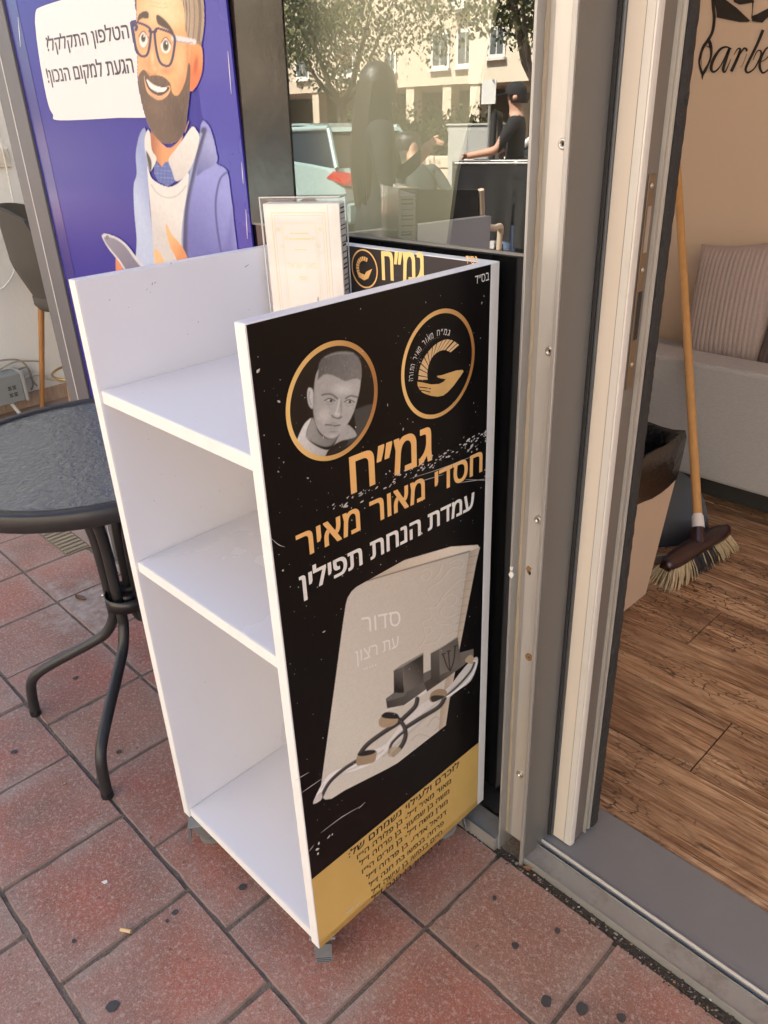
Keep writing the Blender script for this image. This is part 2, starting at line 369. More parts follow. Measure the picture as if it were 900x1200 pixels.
def pavement():
    b = MB(); g = .0024; edge = []
    row0 = int((-5.2 - YA) / TB) - 1
    for r_ in range(row0, 2):
        y0 = YA + r_ * TB; y1 = min(y0 + TB, .857)
        xo = {0: -.6199, 1: -.6199, -1: -.7401}.get(r_, -.6199 + (.127 if r_ % 2 else 0))
        x = xo - TB * 60
        while x < 6.0:
            x0, x1 = x, x + TB; x += TB
            if x1 < -14 or y1 - y0 < .03: continue
            near = x0 > -4.2 and x1 < 1 and y0 > -1.3
            z = random.uniform(-.0012, .0012); tx, ty = random.uniform(-.004, .004), random.uniform(-.004, .004)
            gg = [g + random.uniform(-.0012, .0018) for _ in range(4)]; ch = .0022
            a0, a1, c0, c1 = x0 + gg[0], x1 - gg[1], y0 + gg[2], y1 - gg[3]; xm, ym = (x0 + x1) / 2, (y0 + y1) / 2
            if near:                                   # worn, slightly wavy edges
                N = 9; outer = []
                for (p, q) in (((a0, c0), (a1, c0)), ((a1, c0), (a1, c1)), ((a1, c1), (a0, c1)), ((a0, c1), (a0, c0))):
                    for i in range(N):
                        t = i / N; wv = random.uniform(-.0007, .0007)
                        if random.random() < .05: wv += .0035
                        px, py = p[0] + (q[0] - p[0]) * t, p[1] + (q[1] - p[1]) * t
                        cx, cy = xm - px, ym - py; L = math.hypot(cx, cy); cr = .0015 if i == 0 else 0
                        outer.append((px + cx / L * (wv + cr), py + cy / L * (wv + cr)))
            else: outer = [(a0, c0), (a1, c0), (a1, c1), (a0, c1)]
            k = len(outer); inner = []
            for (px, py) in outer:
                cx, cy = xm - px, ym - py; L = math.hypot(cx, cy); inner.append((px + cx / L * ch * 1.3, py + cy / L * ch * 1.3))
            zz = lambda q: z + (q[0] - xm) * tx + (q[1] - ym) * ty
            deep = []
            for (px, py) in outer:
                cx, cy = xm - px, ym - py; L = math.hypot(cx, cy); deep.append((px + cx / L * .052, py + cy / L * .052))
            vs = [(q[0], q[1], zz(q) - .0035) for q in outer] + [(q[0], q[1], zz(q)) for q in inner] + [(q[0], q[1], -.012) for q in outer] + [(q[0], q[1], zz(q)) for q in deep]
            edge += list(range(len(b.v), len(b.v) + 3 * k)); b.add(vs, [list(range(3 * k, 4 * k))] + [[k + i, k + (i + 1) % k, 3 * k + (i + 1) % k, 3 * k + i] for i in range(k)] + [[2 * k + i, 2 * k + (i + 1) % k, (i + 1) % k, i] for i in range(k)], M_tile); b.add(vs[:2 * k], [[i, (i + 1) % k, k + (i + 1) % k, k + i] for i in range(k)], M_tedge)
    # black spots of trodden gum and small pale cement smears keep their own outline
    def blot(x, y, r_, mt, z=.0022, sq=1., n=18, jag=.18):
        ph = [random.uniform(1 - jag, 1 + jag) for _ in range(n)]; an = random.uniform(0, 3)
        q = []
        for i in range(n):
            th = 2 * math.pi * i / n; rr = r_ * (ph[i] + ph[(i + 1) % n]) / 2; u, v = rr * math.cos(th), rr * math.sin(th) * sq
            q.append((x + u * math.cos(an) - v * math.sin(an), y + u * math.sin(an) + v * math.cos(an), z))
        b.add(q, [list(range(n))], mt)
    for x, y, r_ in ((-.922, .464, .0085), (-.486, .727, .0065), (-.392, .685, .0105), (-.293, .747, .0075), (-.894, .184, .011), (-.969, .346, .006), (-.964, .327, .004), (-.345, .715, .011), (-1.42, .47, .006), (-1.19, .52, .007), (-1.6, .3, .008), (-1.05, .19, .005), (-.569, .774, .005), (-1.75, .52, .007), (-.45, .80, .006)):
        blot(x, y, r_, M_gum, sq=random.uniform(.75, 1))
    for k in range(60):
        blot(random.uniform(-9, 3), random.uniform(-4.5, .1), random.uniform(.006, .014), M_gum)
    o = b.build('pavement'); tag(o, kind='structure')
    ev = np.zeros(len(o.data.vertices), np.float32); ev[edge] = 1; o.data.attributes.new('edge', 'FLOAT', 'POINT').data.foreach_set('value', ev)
    b = MB(); b.add([(-14, -5.2, -.0028), (6, -5.2, -.0028), (6, .95, -.0028), (-14, .95, -.0028)], [[0, 1, 2, 3]], M_joint)
    b.add([(-14, .95, -.006), (-2.2, .95, -.006), (-2.2, 5, -.006), (-14, 5, -.006)], [[0, 1, 2, 3]], M_joint)
    tag(b.build('pavement_bed'), kind='structure')
pavement()
M_asph = mat('asphalt', (.06, .058, .055), .9, var=.3, scale=60, bump=.5, bscale=300)
M_kerb = mat('kerb_stone', (.42, .40, .37), .85, var=.15, scale=30, bump=.3)
M_far = mat('far_ground', (.26, .19, .15), .9, var=.2, scale=3)
b = MB(); b.box((-60, -10.2, -.3), (60, -5.34, -.13), M_asph); tag(b.build('road'), kind='structure')
b = MB(); b.box((-60, -5.34, -.3), (60, -5.2, .004), M_kerb, .012); tag(b.build('kerb'), kind='structure')
b = MB(); b.box((-60, -10.34, -.3), (60, -10.2, .0), M_kerb, .012); tag(b.build('kerb'), kind='structure')
b = MB(); b.add([(-200, -200, -.004), (200, -200, -.004), (200, -10.34, -.004), (-200, -10.34, -.004)], [[0, 1, 2, 3]], M_far); tag(b.build('ground'), kind='structure')
b = MB(); b.add([(-200, -200, -.32), (200, -200, -.32), (200, 200, -.32), (-200, 200, -.32)], [[0, 1, 2, 3]], M_far); tag(b.build('terrain'), kind='structure')
M_line = mat('road_paint', (.75, .74, .70), .7, var=.1, scale=40)
b = MB()
for k in range(14): b.box((-34 + k * 4, -7.85, -.128), (-32 + k * 4, -7.73, -.126), M_line)
tag(b.build('road_marking'), kind='structure')

def wood_material():
    m = bpy.data.materials.new('weathered_wood_planks'); m.use_nodes = True; n = m.node_tree.nodes; l = m.node_tree.links; p = n['Principled BSDF']
    tc = n.new('ShaderNodeTexCoord'); geo = n.new('ShaderNodeNewGeometry')
    ad = n.new('ShaderNodeVectorMath'); ad.operation = 'ADD'; l.new(tc.outputs['Object'], ad.inputs[0])
    cmb = n.new('ShaderNodeCombineXYZ'); ml = n.new('ShaderNodeMath'); ml.operation = 'MULTIPLY'; ml.inputs[1].default_value = 37; l.new(geo.outputs['Random Per Island'], ml.inputs[0]); l.new(ml.outputs[0], cmb.inputs[0]); l.new(ml.outputs[0], cmb.inputs[2]); l.new(cmb.outputs[0], ad.inputs[1])
    def noise(sc, det, st, rough=.65, dist=0.):
        mp = n.new('ShaderNodeMapping'); mp.inputs['Scale'].default_value = st; l.new(ad.outputs[0], mp.inputs[0])
        x = n.new('ShaderNodeTexNoise'); x.inputs['Scale'].default_value = sc; x.inputs['Detail'].default_value = det; x.inputs['Roughness'].default_value = rough; x.inputs['Distortion'].default_value = dist; l.new(mp.outputs[0], x.inputs[0]); return x.outputs[0]
    def ramp(src, a, b_, lo=0., hi=1.):
        r_ = n.new('ShaderNodeMapRange'); r_.inputs[1].default_value = a; r_.inputs[2].default_value = b_; r_.inputs[3].default_value = lo; r_.inputs[4].default_value = hi; l.new(src, r_.inputs[0]); return r_.outputs[0]
    def mix(f, a, b_):
        x = n.new('ShaderNodeMix'); x.data_type = 'RGBA'; l.new(f, x.inputs[0])
        for k, v in ((6, a), (7, b_)):
            if isinstance(v, tuple): x.inputs[k].default_value = (*v, 1)
            else: l.new(v, x.inputs[k])
        return x.outputs[2]
    rp = n.new('ShaderNodeValToRGB'); l.new(geo.outputs['Random Per Island'], rp.inputs[0]); e = rp.color_ramp.elements
    e[0].color = (.36, .19, .095, 1); e[1].color = (.50, .31, .175, 1)
    c = rp.outputs[0]
    cr = n.new('ShaderNodeValToRGB'); l.new(noise(7, 10, (.42, 6, 1), .74, 1.4), cr.inputs[0]); q = cr.color_ramp.elements
    q[0].position = .30; q[0].color = (.075, .034, .016, 1); q[1].position = .72; q[1].color = (.80, .60, .41, 1)
    for pos, cc in ((.42, (.24, .108, .048, 1)), (.50, (.44, .25, .130, 1)), (.60, (.60, .395, .235, 1))): z_ = q.new(pos); z_.color = cc
    hf = n.new('ShaderNodeMix'); hf.data_type = 'RGBA'; hf.inputs[0].default_value = .9; l.new(c, hf.inputs[6]); l.new(cr.outputs[0], hf.inputs[7]); c = hf.outputs[2]
    c = mix(ramp(noise(3.2, 6, (.6, 2.4, 1), .7, 1.), .44, .62, 0., .8), c, (.15, .065, .03))
    c = mix(ramp(noise(30, 6, (.5, 9, 1), .7, .6), .50, .75, 0., .3), c, (.72, .53, .36))
    c = mix(ramp(noise(8, 10, (.32, 8, 1), .75, 1.6), .55, .62, 0., .9), c, (.05, .024, .013))   # long dark checks
    mp = n.new('ShaderNodeMapping'); mp.inputs['Scale'].default_value = (.32, 1, 1); l.new(ad.outputs[0], mp.inputs[0])
    nz = n.new('ShaderNodeTexNoise'); nz.inputs['Scale'].default_value = 30; l.new(mp.outputs[0], nz.inputs[0])
    av = n.new('ShaderNodeMix'); av.data_type = 'VECTOR'; av.inputs[0].default_value = .03; l.new(mp.outputs[0], av.inputs[4]); l.new(nz.outputs[1], av.inputs[5])
    vo = n.new('ShaderNodeTexVoronoi'); vo.feature = 'DISTANCE_TO_EDGE'; vo.inputs['Scale'].default_value = 75; l.new(av.outputs[1], vo.inputs[0])
    crk = ramp(vo.outputs[0], .02, .07, 1., 0.)
    mk = ramp(noise(4.5, 4, (.6, 1.6, 1)), .47, .58, 0., .9)
    mm = n.new('ShaderNodeMath'); mm.operation = 'MULTIPLY'; l.new(crk, mm.inputs[0]); l.new(mk, mm.inputs[1])
    c = mix(mm.outputs[0], c, (.055, .028, .016))
    l.new(c, p.inputs['Base Color']); l.new(ramp(noise(8, 4, (1, 4, 1)), .3, .7, .3, .5), p.inputs['Roughness'])
    b_ = n.new('ShaderNodeBump'); b_.inputs['Strength'].default_value = .35; b_.inputs['Distance'].default_value = .002; l.new(noise(40, 6, (.4, 8, 1)), b_.inputs['Height']); l.new(b_.outputs[0], p.inputs['Normal'])
    return m
M_wood = wood_material()
FZ = .010
def shop_floor():
    b = MB(); pw = .2035; g = .0014; y = 1.078; r_ = 0
    offs = [-.05, -.455, -.9, -.668, -.30, -.95, -.5, -.1]
    while y < 3.0:
        y1 = min(y + pw, 3.0) if r_ else 1.297
        if r_ == 1: pass
        x = -1.6 + ((offs[r_ % 8] + 1.6) % 1.1) - 1.1
        while x < 5.2:
            x0, x1 = max(x, -1.6), min(x + 1.1, 5.2); x += 1.1
            if x1 - x0 < .02: continue
            z = FZ + random.uniform(-.0003, .0003); gg = .0012
            a0, a1, c0, c1 = x0 + g, x1 - g, y + g, y1 - g
            vs = [(a0, c0, z - .0012), (a1, c0, z - .0012), (a1, c1, z - .0012), (a0, c1, z - .0012), (a0 + gg, c0 + gg, z), (a1 - gg, c0 + gg, z), (a1 - gg, c1 - gg, z), (a0 + gg, c1 - gg, z), (a0, c0, z - .006), (a1, c0, z - .006), (a1, c1, z - .006), (a0, c1, z - .006)]
            b.add(vs, [[4, 5, 6, 7]] + [[i, (i + 1) % 4, 4 + (i + 1) % 4, 4 + i] for i in range(4)] + [[8 + i, 8 + (i + 1) % 4, (i + 1) % 4, i] for i in range(4)], M_wood)
        y = y1; r_ += 1
    M_gap = mat('plank_gap', (.03, .018, .012), .8)
    b.add([(-1.6, 1.0, .003), (5.2, 1.0, .003), (5.2, 3.0, .003), (-1.6, 3.0, .003)], [[0, 1, 2, 3]], M_gap)
    tag(b.build('shop_floor'), kind='structure')
shop_floor()

# ------------------------------------------------------------------ the shop building
M_beige = mat('beige_wall_paint', (.60, .445, .32), .75, var=.05, scale=3, bump=.15, bscale=180)
M_ceil = mat('white_ceiling', (.84, .80, .74), .8, var=.03)
M_stone = mat('facade_stone', (.55, .50, .42), .85, var=.12, scale=8, bump=.3)
M_dark = mat('dim_interior_dark', (.035, .034, .033), .7, var=.2)
M_decal = mat('dark_brown_vinyl', (.016, .011, .008), .4)
sb = thing('shop_building', 'stone clad barber shop building with the open doorway and beige inner wall', 'building', (0, .9, 0))
ob('inner_wall', sb, lambda b: (b.box((-1.75, 3.0, 0), (5.4, 3.15, 3.5), M_beige), b.box((5.2, 1.101, 0), (5.35, 3.0, 3.5), M_ceil), b.box((-1.75, 1.08, 0), (-1.6, 3.0, 3.5), M_ceil)))
ob('ceiling', sb, lambda b: b.box((-1.75, 1.101, 3.5), (5.4, 3.15, 3.6), M_ceil))
ob('facade_wall', sb, lambda b: (b.box((-2.25, .865, 3.5), (5.35, 1.1, 4.4), M_stone), b.box((5.2, .865, 0), (9, 1.1, 3.497), M_stone), b.box((5.353, .866, 3.5), (9, 1.1, 4.4), M_stone)))  # unseen front opening made wide and tall to let daylight in
ob('roof', sb, lambda b: (b.box((-1.76, .8, 4.4), (9, 6.3, 4.55), M_stone), b.box((-14, .8, 4.4), (-4.15, 6.3, 4.55), M_stone), b.box((-4.15, 3.85, 4.4), (-1.76, 6.3, 4.55), M_stone), b.box((-5.2, 3.86, 4.551), (-.7, 4.1, 6.6), M_stone), b.box((-14, 6.1, 0), (9, 6.3, 4.398), M_stone)))  # roof left open over the recess for skylight; unseen high wall added against sun
dp = Plane((0, 2.998, 0), (0, -1, 0), (1, 0, 0))
def decal(b):
    q = lambda L: [(760 + x / 6, y / 6) for x, y in L]
    st = lambda L, w_: dp.stroke(b, q(L), [v / 6 for v in w_], M_decal, .0012)
    st([(585, 345), (545, 330), (500, 350), (455, 420), (440, 480), (460, 505), (505, 465), (565, 345)], [6, 12, 18, 22, 22, 16, 8, 10])
    st([(572, 335), (540, 430), (525, 490), (540, 503), (580, 415)], [20, 22, 20, 10, 4])
    st([(600, 388), (625, 345), (645, 350), (620, 420), (582, 502)], [4, 8, 18, 20, 22])
    st([(610, 430), (650, 370), (672, 340), (690, 348), (686, 362)], [4, 8, 14, 16, 10])
    st([(690, 380), (660, 460), (640, 470)], [4, 3, 2])
    st([(806, 210), (760, 320), (700, 440), (683, 490), (700, 510), (745, 480), (785, 400), (790, 360), (765, 360), (735, 420)], [22, 20, 18, 18, 14, 10, 10, 12, 8, 4])
    st([(782, 440), (830, 410), (862, 365), (855, 335), (825, 345), (790, 410), (782, 470), (805, 512), (850, 480), (890, 420)], [5, 7, 12, 12, 12, 18, 20, 14, 8, 4])
    st([(900, 390), (930, 345), (945, 355), (925, 430), (890, 502)], [4, 8, 16, 18, 20]); st([(915, 430), (955, 360), (980, 345), (985, 365)], [4, 8, 14, 10])
    st([(452, -60), (455, 40), (462, 130), (450, 220), (420, 280), (385, 330), (362, 400), (358, 450), (378, 520)], [30, 24, 22, 20, 22, 20, 16, 14, 20])
    st([(425, 285), (440, 340), (438, 400), (420, 450), (400, 490), (380, 530), (379, 562)], [24, 22, 14, 14, 22, 18, 2])
    st([(410, 300), (385, 350), (370, 410), (376, 470)], [3, 4, 5, 2]); st([(444, 300), (428, 330), (405, 320)], [8, 10, 4])
    dp.poly(b, q([(440, -70), (520, -50), (545, 0), (620, 55), (715, 145), (700, 154), (640, 155), (480, 122), (476, 70)]), M_decal, .0012)
    dp.poly(b, q([(728, 112), (760, 100), (840, 58), (950, 40), (960, 100), (850, 110), (800, 160), (726, 150)]), M_decal, .0012)
    dp.poly(b, q([(590, -40), (745, -60), (742, 16), (700, 24), (640, 32), (600, 14)]), M_decal, .0012)
    st([(735, 10), (730, 70), (726, 130)], [10, 6, 8])
ob('wall_lettering', sb, decal, normals=False)['label'] = 'dark brown script lettering with a looped first letter'

# the recess to the side of the shop, with its own white wall and reddish skirting
M_white = mat('white_plaster', (.80, .79, .74), .8, var=.05, scale=5, bump=.2, bscale=60, dirt=.35, dcol=(.55, .54, .47), dscale=3)
M_skirt = mat('veined_skirting', (.42, .30, .22), .6, var=.5, scale=30, stretch=(1, 6, .6), bump=.2)
M_recf = mat('recess_floor', (.30, .22, .18), .8, var=.2, scale=20, dirt=.6, dcol=(.16, .11, .09), dscale=5)
nb = thing('neighbour_building', 'white plastered neighbour wall with veined brown skirting behind the bar stool', 'building', (-4, 1.5, 0))
ob('wall', nb, lambda b: (b.box((-4.15, .86, 0), (-4.0, 4.0, 4.39), M_white), b.box((-4.0, 3.85, 0), (-1.76, 4.0, 4.39), M_white), b.box((-1.765, 1.1, 0), (-1.752, 3.85, 4.39), M_white), b.box((-14, .7, 0), (-4.15, .9, 4.398), M_white)))
ob('skirting', nb, lambda b: b.box((-4.0, .86, 0), (-3.988, 3.85, .075), M_skirt, .002))['label'] = 'brown veined stone skirting'
b = MB(); b.box((-4.0, .87, -.02), (-2.3, 3.85, .004), M_recf); tag(b.build('recess_floor'), kind='structure')

# ------------------------------------------------------------------ shop front: threshold, door frame, sliding door, window
M_alu = mat('grey_aluminium', (.41, .40, .38), .42, .55, var=.06, scale=60, dirt=.35, dcol=(.33, .29, .23), dscale=7, stretch=(1, 1, .3))
M_alud = mat('dark_aluminium', (.19, .185, .175), .45, .5, var=.08, scale=40, dirt=.3, dcol=(.2, .16, .12), dscale=6)
M_cream = mat('cream_lacquer', (.60, .535, .455), .45, 0, var=.04, scale=8, dirt=.3, dcol=(.55, .45, .34), dscale=6, stretch=(1, 1, .35))
M_pale = mat('pale_lacquer', (.60, .575, .53), .4, .1, var=.05, scale=20, dirt=.4, dcol=(.42, .36, .29), dscale=8)
M_rub = mat('black_rubber', (.022, .021, .02), .75, var=.3, scale=200, bump=.5, bscale=300)
M_steel = mat('screw_steel', (.55, .52, .46), .32, .9, var=.1)
M_rust = mat('rust_brown', (.26, .15, .07), .8, var=.4, scale=90, bump=.4)
M_seal = mat('yellowed_sealant', (.30, .25, .185), .6, var=.25, scale=30, bump=.4, bscale=90, stretch=(1, 1, .3))
M_lock = mat('bronze_lock_plate', (.19, .14, .09), .4, .6, var=.15)
M_sill = mat('grey_sill', (.20, .20, .205), .5, .2, var=.06, scale=12, dirt=.3, dcol=(.26, .24, .22), dscale=9)
M_track = mat('worn_track', (.34, .33, .31), .45, .4, var=.15, scale=30, dirt=.8, dcol=(.17, .135, .10), dscale=16)
M_soil = mat('black_dirt', (.055, .042, .031), .95, var=.5, scale=120, bump=1, bscale=200)

th = thing('door_threshold', 'grey metal sliding door threshold with a dirty track groove under the open doorway', 'threshold', (-.3, .95, 0))
X1 = 5.19
ob('outer_strip', th, lambda b: (b.box((-.578, .8745, -.01), (X1, .916, .012), M_track, .001), b.box((-.578, .8725, -.01), (X1, .8747, .0145), M_alu), b.box((-.578, .9155, -.01), (X1, .9175, .0145), M_track)))
ob('track_groove', th, lambda b: (b.box((-.578, .9175, -.01), (X1, .929, .001), M_soil), b.box((-.60, .929, -.01), (X1, .9315, .0165), M_pale)))
ob('sill_plate', th, lambda b: b.box((-.60, .9318, -.01), (X1, 1.078, .0135), M_sill, .0012))
# loose dirt in the gap between paving and threshold: nobody could count the crumbs
def dirt():
    b = MB(); b.box((-2.15, .846, -.01), (X1, .8722, -.002), M_soil)
    M_cr = [M_soil, mat('crumb_grey', (.22, .19, .16), .9), mat('crumb_pale', (.5, .45, .38), .9), M_rust]
    for k in range(1300):
        if k < 1150: x, y, z = random.uniform(-.72, .35), random.gauss(.860, .007), -.001
        elif k < 1350: x, y, z = random.uniform(-.60, .3), random.uniform(.919, .928), .002
        else: x, y, z = random.uniform(-.628, -.583), random.uniform(.862, .885), .0
        r_ = random.choice([.0008, .0011, .0015, .0022]) * random.uniform(.7, 1.3)
        q = bmesh.new(); bmesh.ops.create_icosphere(q, subdivisions=1, radius=r_)
        for v in q.verts: v.co *= random.uniform(.6, 1.3)
        b.bm(q, random.choices(M_cr, [8, 3, .35, 1])[0], False, Matrix.Translation((x, y, z + r_ * .4)) @ Matrix.Rotation(random.uniform(0, 6), 4, 'Z') @ Matrix.Diagonal((1.5, 1, .6, 1)))
    tag(b.build('dirt'), kind='stuff')
dirt()
TOPZ = 2.6
df = thing('door_frame', 'grey aluminium channel post with small allen screws beside the open shop door', 'door frame', (-.605, .9, 0))
ob('channel_post', df, lambda b: (b.box((-.6345, .866, -.008), (-.6305, .958, TOPZ), M_alu, .0008), b.box((-.6303, .887, .03), (-.5835, .892, TOPZ), M_alu), b.box((-.5833, .866, -.008), (-.5765, .9465, TOPZ), M_alu, .001)))
ob('post_face', df, lambda b: (b.box((-.618, .8845, .035), (-.588, .8868, TOPZ), mat('lit_aluminium', (.55, .535, .51), .38, .45, var=.05, scale=40, dirt=.35, dcol=(.42, .37, .30), dscale=6, stretch=(1, 1, .3)), .0006)))  # paler copy of the aluminium; the lit face is put into the colour
ob('side_face', df, lambda b: b.box((-.5763, .8705, .012), (-.5755, .9455, TOPZ), M_alud))  # darker aluminium plate; the side's shade is put into its colour
ob('sealant', df, lambda b: b.add([p for k in range(170) for p in ((-.6302, .8832 + .0008 * math.sin(k * 1.7) + random.uniform(-.0004, .0004), .035 + k * .0152), (-.6262 + random.uniform(-.0006, .0006), .8866, .035 + k * .0152))], [[2 * k, 2 * k + 1, 2 * k + 3, 2 * k + 2] for k in range(169)], M_seal))
ob('gasket', df, lambda b: (b.box((-.5765, .9467, .0168), (-.5705, .9525, TOPZ), M_rub, .001), b.box((-.5703, .9478, .0168), (-.5655, .9528, TOPZ), mat('dark_slate_strip', (.09, .095, .10), .35, .3), .0015)))
def screw(x, z, mt=None, ring=None):
    def f(b):
        y = .8842
        b.lathe([(0, 0), (.0028, 0), (.0028, -.0034), (.0058, -.0034), (.0066, -.0024), (.0066, .0008), (.0092, .0012), (.0092, .002), (0, .002)], mt or M_steel, (x, y, z), 20, 'Y')
        b.lathe([(0, .0), (.0030, .0)], M_rub, (x, y - .0002, z), 6, 'Y')
    ob('screw', df, f)
for x, z in ((-.5955, 1.249), (-.5965, .994), (-.5985, .734), (-.604, .204)): screw(x, z)
screw(-.600, .474, M_rust)
def damage(b):
    P = Plane((0, .8838, 0), (0, -1, 0), (1, 0, 0))
    for (x, z, r_, mt) in ((-.611, .640, .005, M_rust), (-.609, .634, .003, M_rub), (-.6315, .63, .004, M_white), (-.6315, .642, .003, M_white)):
        n = 14; b.prism([(x + r_ * random.uniform(.6, 1.2) * math.cos(6.283 * k / n), .8838 if mt is not M_white else .8655, z + r_ * 1.4 * random.uniform(.6, 1.2) * math.sin(6.283 * k / n)) for k in range(n)], (0, .003, 0), mt)
ob('chipped_paint', df, damage)['label'] = 'rusty chip low on the post'
M_ridge = mat('worn_ridge', (.40, .38, .34), .4, .3, var=.1, scale=20, dirt=.5, dcol=(.28, .24, .19), dscale=9)
sd_ = thing('sliding_door', 'cream lacquered edge of the open sliding door with black brush seal and lock plate', 'door', (-.55, .98, 0))
def profile(b, pts, mt, z0=.0175, z1=TOPZ): b.prism([(x, y, z0) for x, y in pts], (0, 0, z1 - z0), mt)
ob('front_face', sd_, lambda b: profile(b, [(-.566, .953), (-.530, .953), (-.5297, .9555), (-.5297, 1.012), (-.566, 1.012)], M_cream))
ob('front_strip', sd_, lambda b: (profile(b, [(-.5412, .9526), (-.5302, .9526), (-.5302, .9532), (-.5412, .9532)], M_pale), profile(b, [(-.5418, .9525), (-.54135, .9525), (-.54135, .9532), (-.5418, .9532)], M_alud)))
ob('corner_moulding', sd_, lambda b: profile(b, [(-.5295, .9531), (-.5275, .9538), (-.5262, .958), (-.5258, .9645), (-.5295, .9648)], M_pale))
ob('side_face', sd_, lambda b: profile(b, [(-.5294, .9655), (-.5288, .9655), (-.5288, .9985), (-.5294, .9985)], mat('brown_side', (.17, .15, .13), .5, .2, var=.1, scale=30, dirt=.5, dcol=(.34, .30, .25), dscale=8, stretch=(1, 1, .3))))
ob('ridge', sd_, lambda b: (profile(b, [(-.5294, .9990), (-.5235, .9995), (-.5235, 1.0020), (-.5294, 1.0025)], M_ridge), profile(b, [(-.5292, 1.003), (-.527, 1.003), (-.527, 1.009), (-.5292, 1.009)], M_alud), profile(b, [(-.5294, 1.0095), (-.5245, 1.0115), (-.5235, 1.0145), (-.5294, 1.016)], M_ridge)))
def brush(b):
    N = 300; z0, z1 = .02, TOPZ; vs = []
    for k in range(N):
        z = z0 + (z1 - z0) * k / (N - 1); j = random.uniform(-.0012, .0012); j2 = random.uniform(-.0006, .0006)
        vs += [(-.5283, 1.0165, z), (-.5225 + j, 1.0165 + j, z), (-.5195 + j2, 1.024, z), (-.5195 + j2, 1.036, z), (-.5283, 1.038, z)]
    b.add(vs, [[k * 5 + i, k * 5 + (i + 1) % 5, (k + 1) * 5 + (i + 1) % 5, (k + 1) * 5 + i] for k in range(N - 1) for i in range(5)] + [[0, 1, 2, 3, 4], [(N - 1) * 5 + i for i in range(5)]], M_rub)
ob('brush_seal', sd_, brush)
def lockplate(b):
    b.box((-.5284, .974, .93), (-.5268, .9905, 1.21), M_lock, .0006)
lp = ob('lock_plate', sd_, lockplate)
ob('latch_slot', lp, lambda b: (b.box((-.5266, .978, 1.115), (-.5262, .987, 1.172), mat('slot_grey', (.36, .33, .29), .4, .5)), b.box((-.5266, .978, 1.0), (-.5262, .988, 1.065), M_rub)))
for z in (1.093, .965, 1.196): ob('screw', lp, lambda b: b.lathe([(0, .0016), (.0022, .0013), (.0034, .0)], M_steel, (-.5266, .982, z), 14, 'X'))

# window: glossy black lower panel, clear reflecting pane leaning a degree back above it, dark film strip, sill
def glass_mat(name, fac, tint, rough=0.):
    m = bpy.data.materials.new(name); m.use_nodes = True; n = m.node_tree.nodes; l = m.node_tree.links; n.remove(n['Principled BSDF'])
    t = n.new('ShaderNodeBsdfTransparent'); t.inputs[0].default_value = (*tint, 1); g = n.new('ShaderNodeBsdfGlossy'); g.inputs['Roughness'].default_value = rough; g.inputs[0].default_value = (.97, .96, .92, 1)
    lw = n.new('ShaderNodeNewGeometry'); mr = n.new('ShaderNodeMapRange'); mr.inputs[3].default_value = fac; mr.inputs[4].default_value = 0; l.new(lw.outputs['Backfacing'], mr.inputs[0])
    mx = n.new('ShaderNodeMixShader'); l.new(mr.outputs[0], mx.inputs[0]); l.new(t.outputs[0], mx.inputs[1]); l.new(g.outputs[0], mx.inputs[2]); l.new(mx.outputs[0], n['Material Output'].inputs[0]); return m
M_glass = glass_mat('window_glass', .225, (.88, .89, .86))
M_blackg = mat('black_glass_panel', (.006, .006, .0065), .06, spec=.6, var=.3)
M_film = mat('dark_brown_film', (.016, .010, .006), .17, spec=.6, var=.3, bump=.12, bscale=28)
sw = thing('shop_window', 'large reflecting shop window with a glossy black lower panel behind the white stand', 'window', (-1.3, .9, 0))
pane = MB(); z0, z1 = 1.113, 2.6; dy = (z1 - z0) * math.tan(R(1.0))
pane.prism([(-1.29, .905, z0), (-.6348, .905, z0), (-.6348, .905 + dy, z1), (-1.29, .905 + dy, z1)], (0, .004, 0), M_glass); pane.build('pane', sw)
ob('film_strip', sw, lambda b: b.prism([(-1.288, .9025, z0), (-1.152, .9025, z0), (-1.142, .9025 + dy, z1), (-1.288, .9025 + dy, z1)], (0, .0016, 0), M_film))
ob('lower_panel', sw, lambda b: b.box((-2.18, .907, .03), (-.6348, .915, 1.108), M_blackg))
ob('glazing_bar', sw, lambda b: b.box((-1.29, .9045, 1.1085), (-.6348, .9085, 1.1125), mat('bar_grey', (.22, .21, .19), .4, .3)))
ob('sill', sw, lambda b: (b.box((-2.18, .858, -.006), (-.6348, .906, .028), M_track, .002), b.box((-2.18, .8565, -.006), (-.6348, .8578, .031), M_track)))
def side_post(b):
    b.box((-2.335, .8955, -.006), (-2.270, 1.05, TOPZ), mat('mid_grey_metal', (.135, .135, .14), .45, .2, var=.05), .0015); b.box((-2.2660, .8945, -.006), (-2.187, 1.05, TOPZ), mat('slate_grey_metal', (.115, .112, .12), .45, .2, var=.05), .0015)
    b.box((-2.2698, .8940, -.006), (-2.2664, 1.05, TOPZ), mat('seam_pale', (.6, .6, .58), .5))
ob('side_post', sw, side_post)
# added sheet behind the pane; its grey green paints the haze in the glass
gs = MB(); gp = Plane((0, .985, 0), (0, -1, 0), (1, 0, 0)); pts = [gp.at(q) for q in [(325, -180), (345, 300), (521, 302), (534, 203), (556, 118), (574, 40), (610, -180)]]
gs.prism(pts, (0, .008, 0), mat('haze_grey_green', (.42, .415, .34), .8, var=.06, scale=4)); g_o = gs.build('haze_sheet'); tag(g_o, 'added grey green sheet with a slanted edge giving the window its haze', 'sheet')
gb = MB(); gb.box((-1.59, 1.06, .0), (-.60, 1.075, 2.74), M_dark); tag(gb.build('dim_interior_board'), 'added dark board behind the shop window standing in for the dim interior', 'partition')  # black board put in where the glass shows only the dim interior

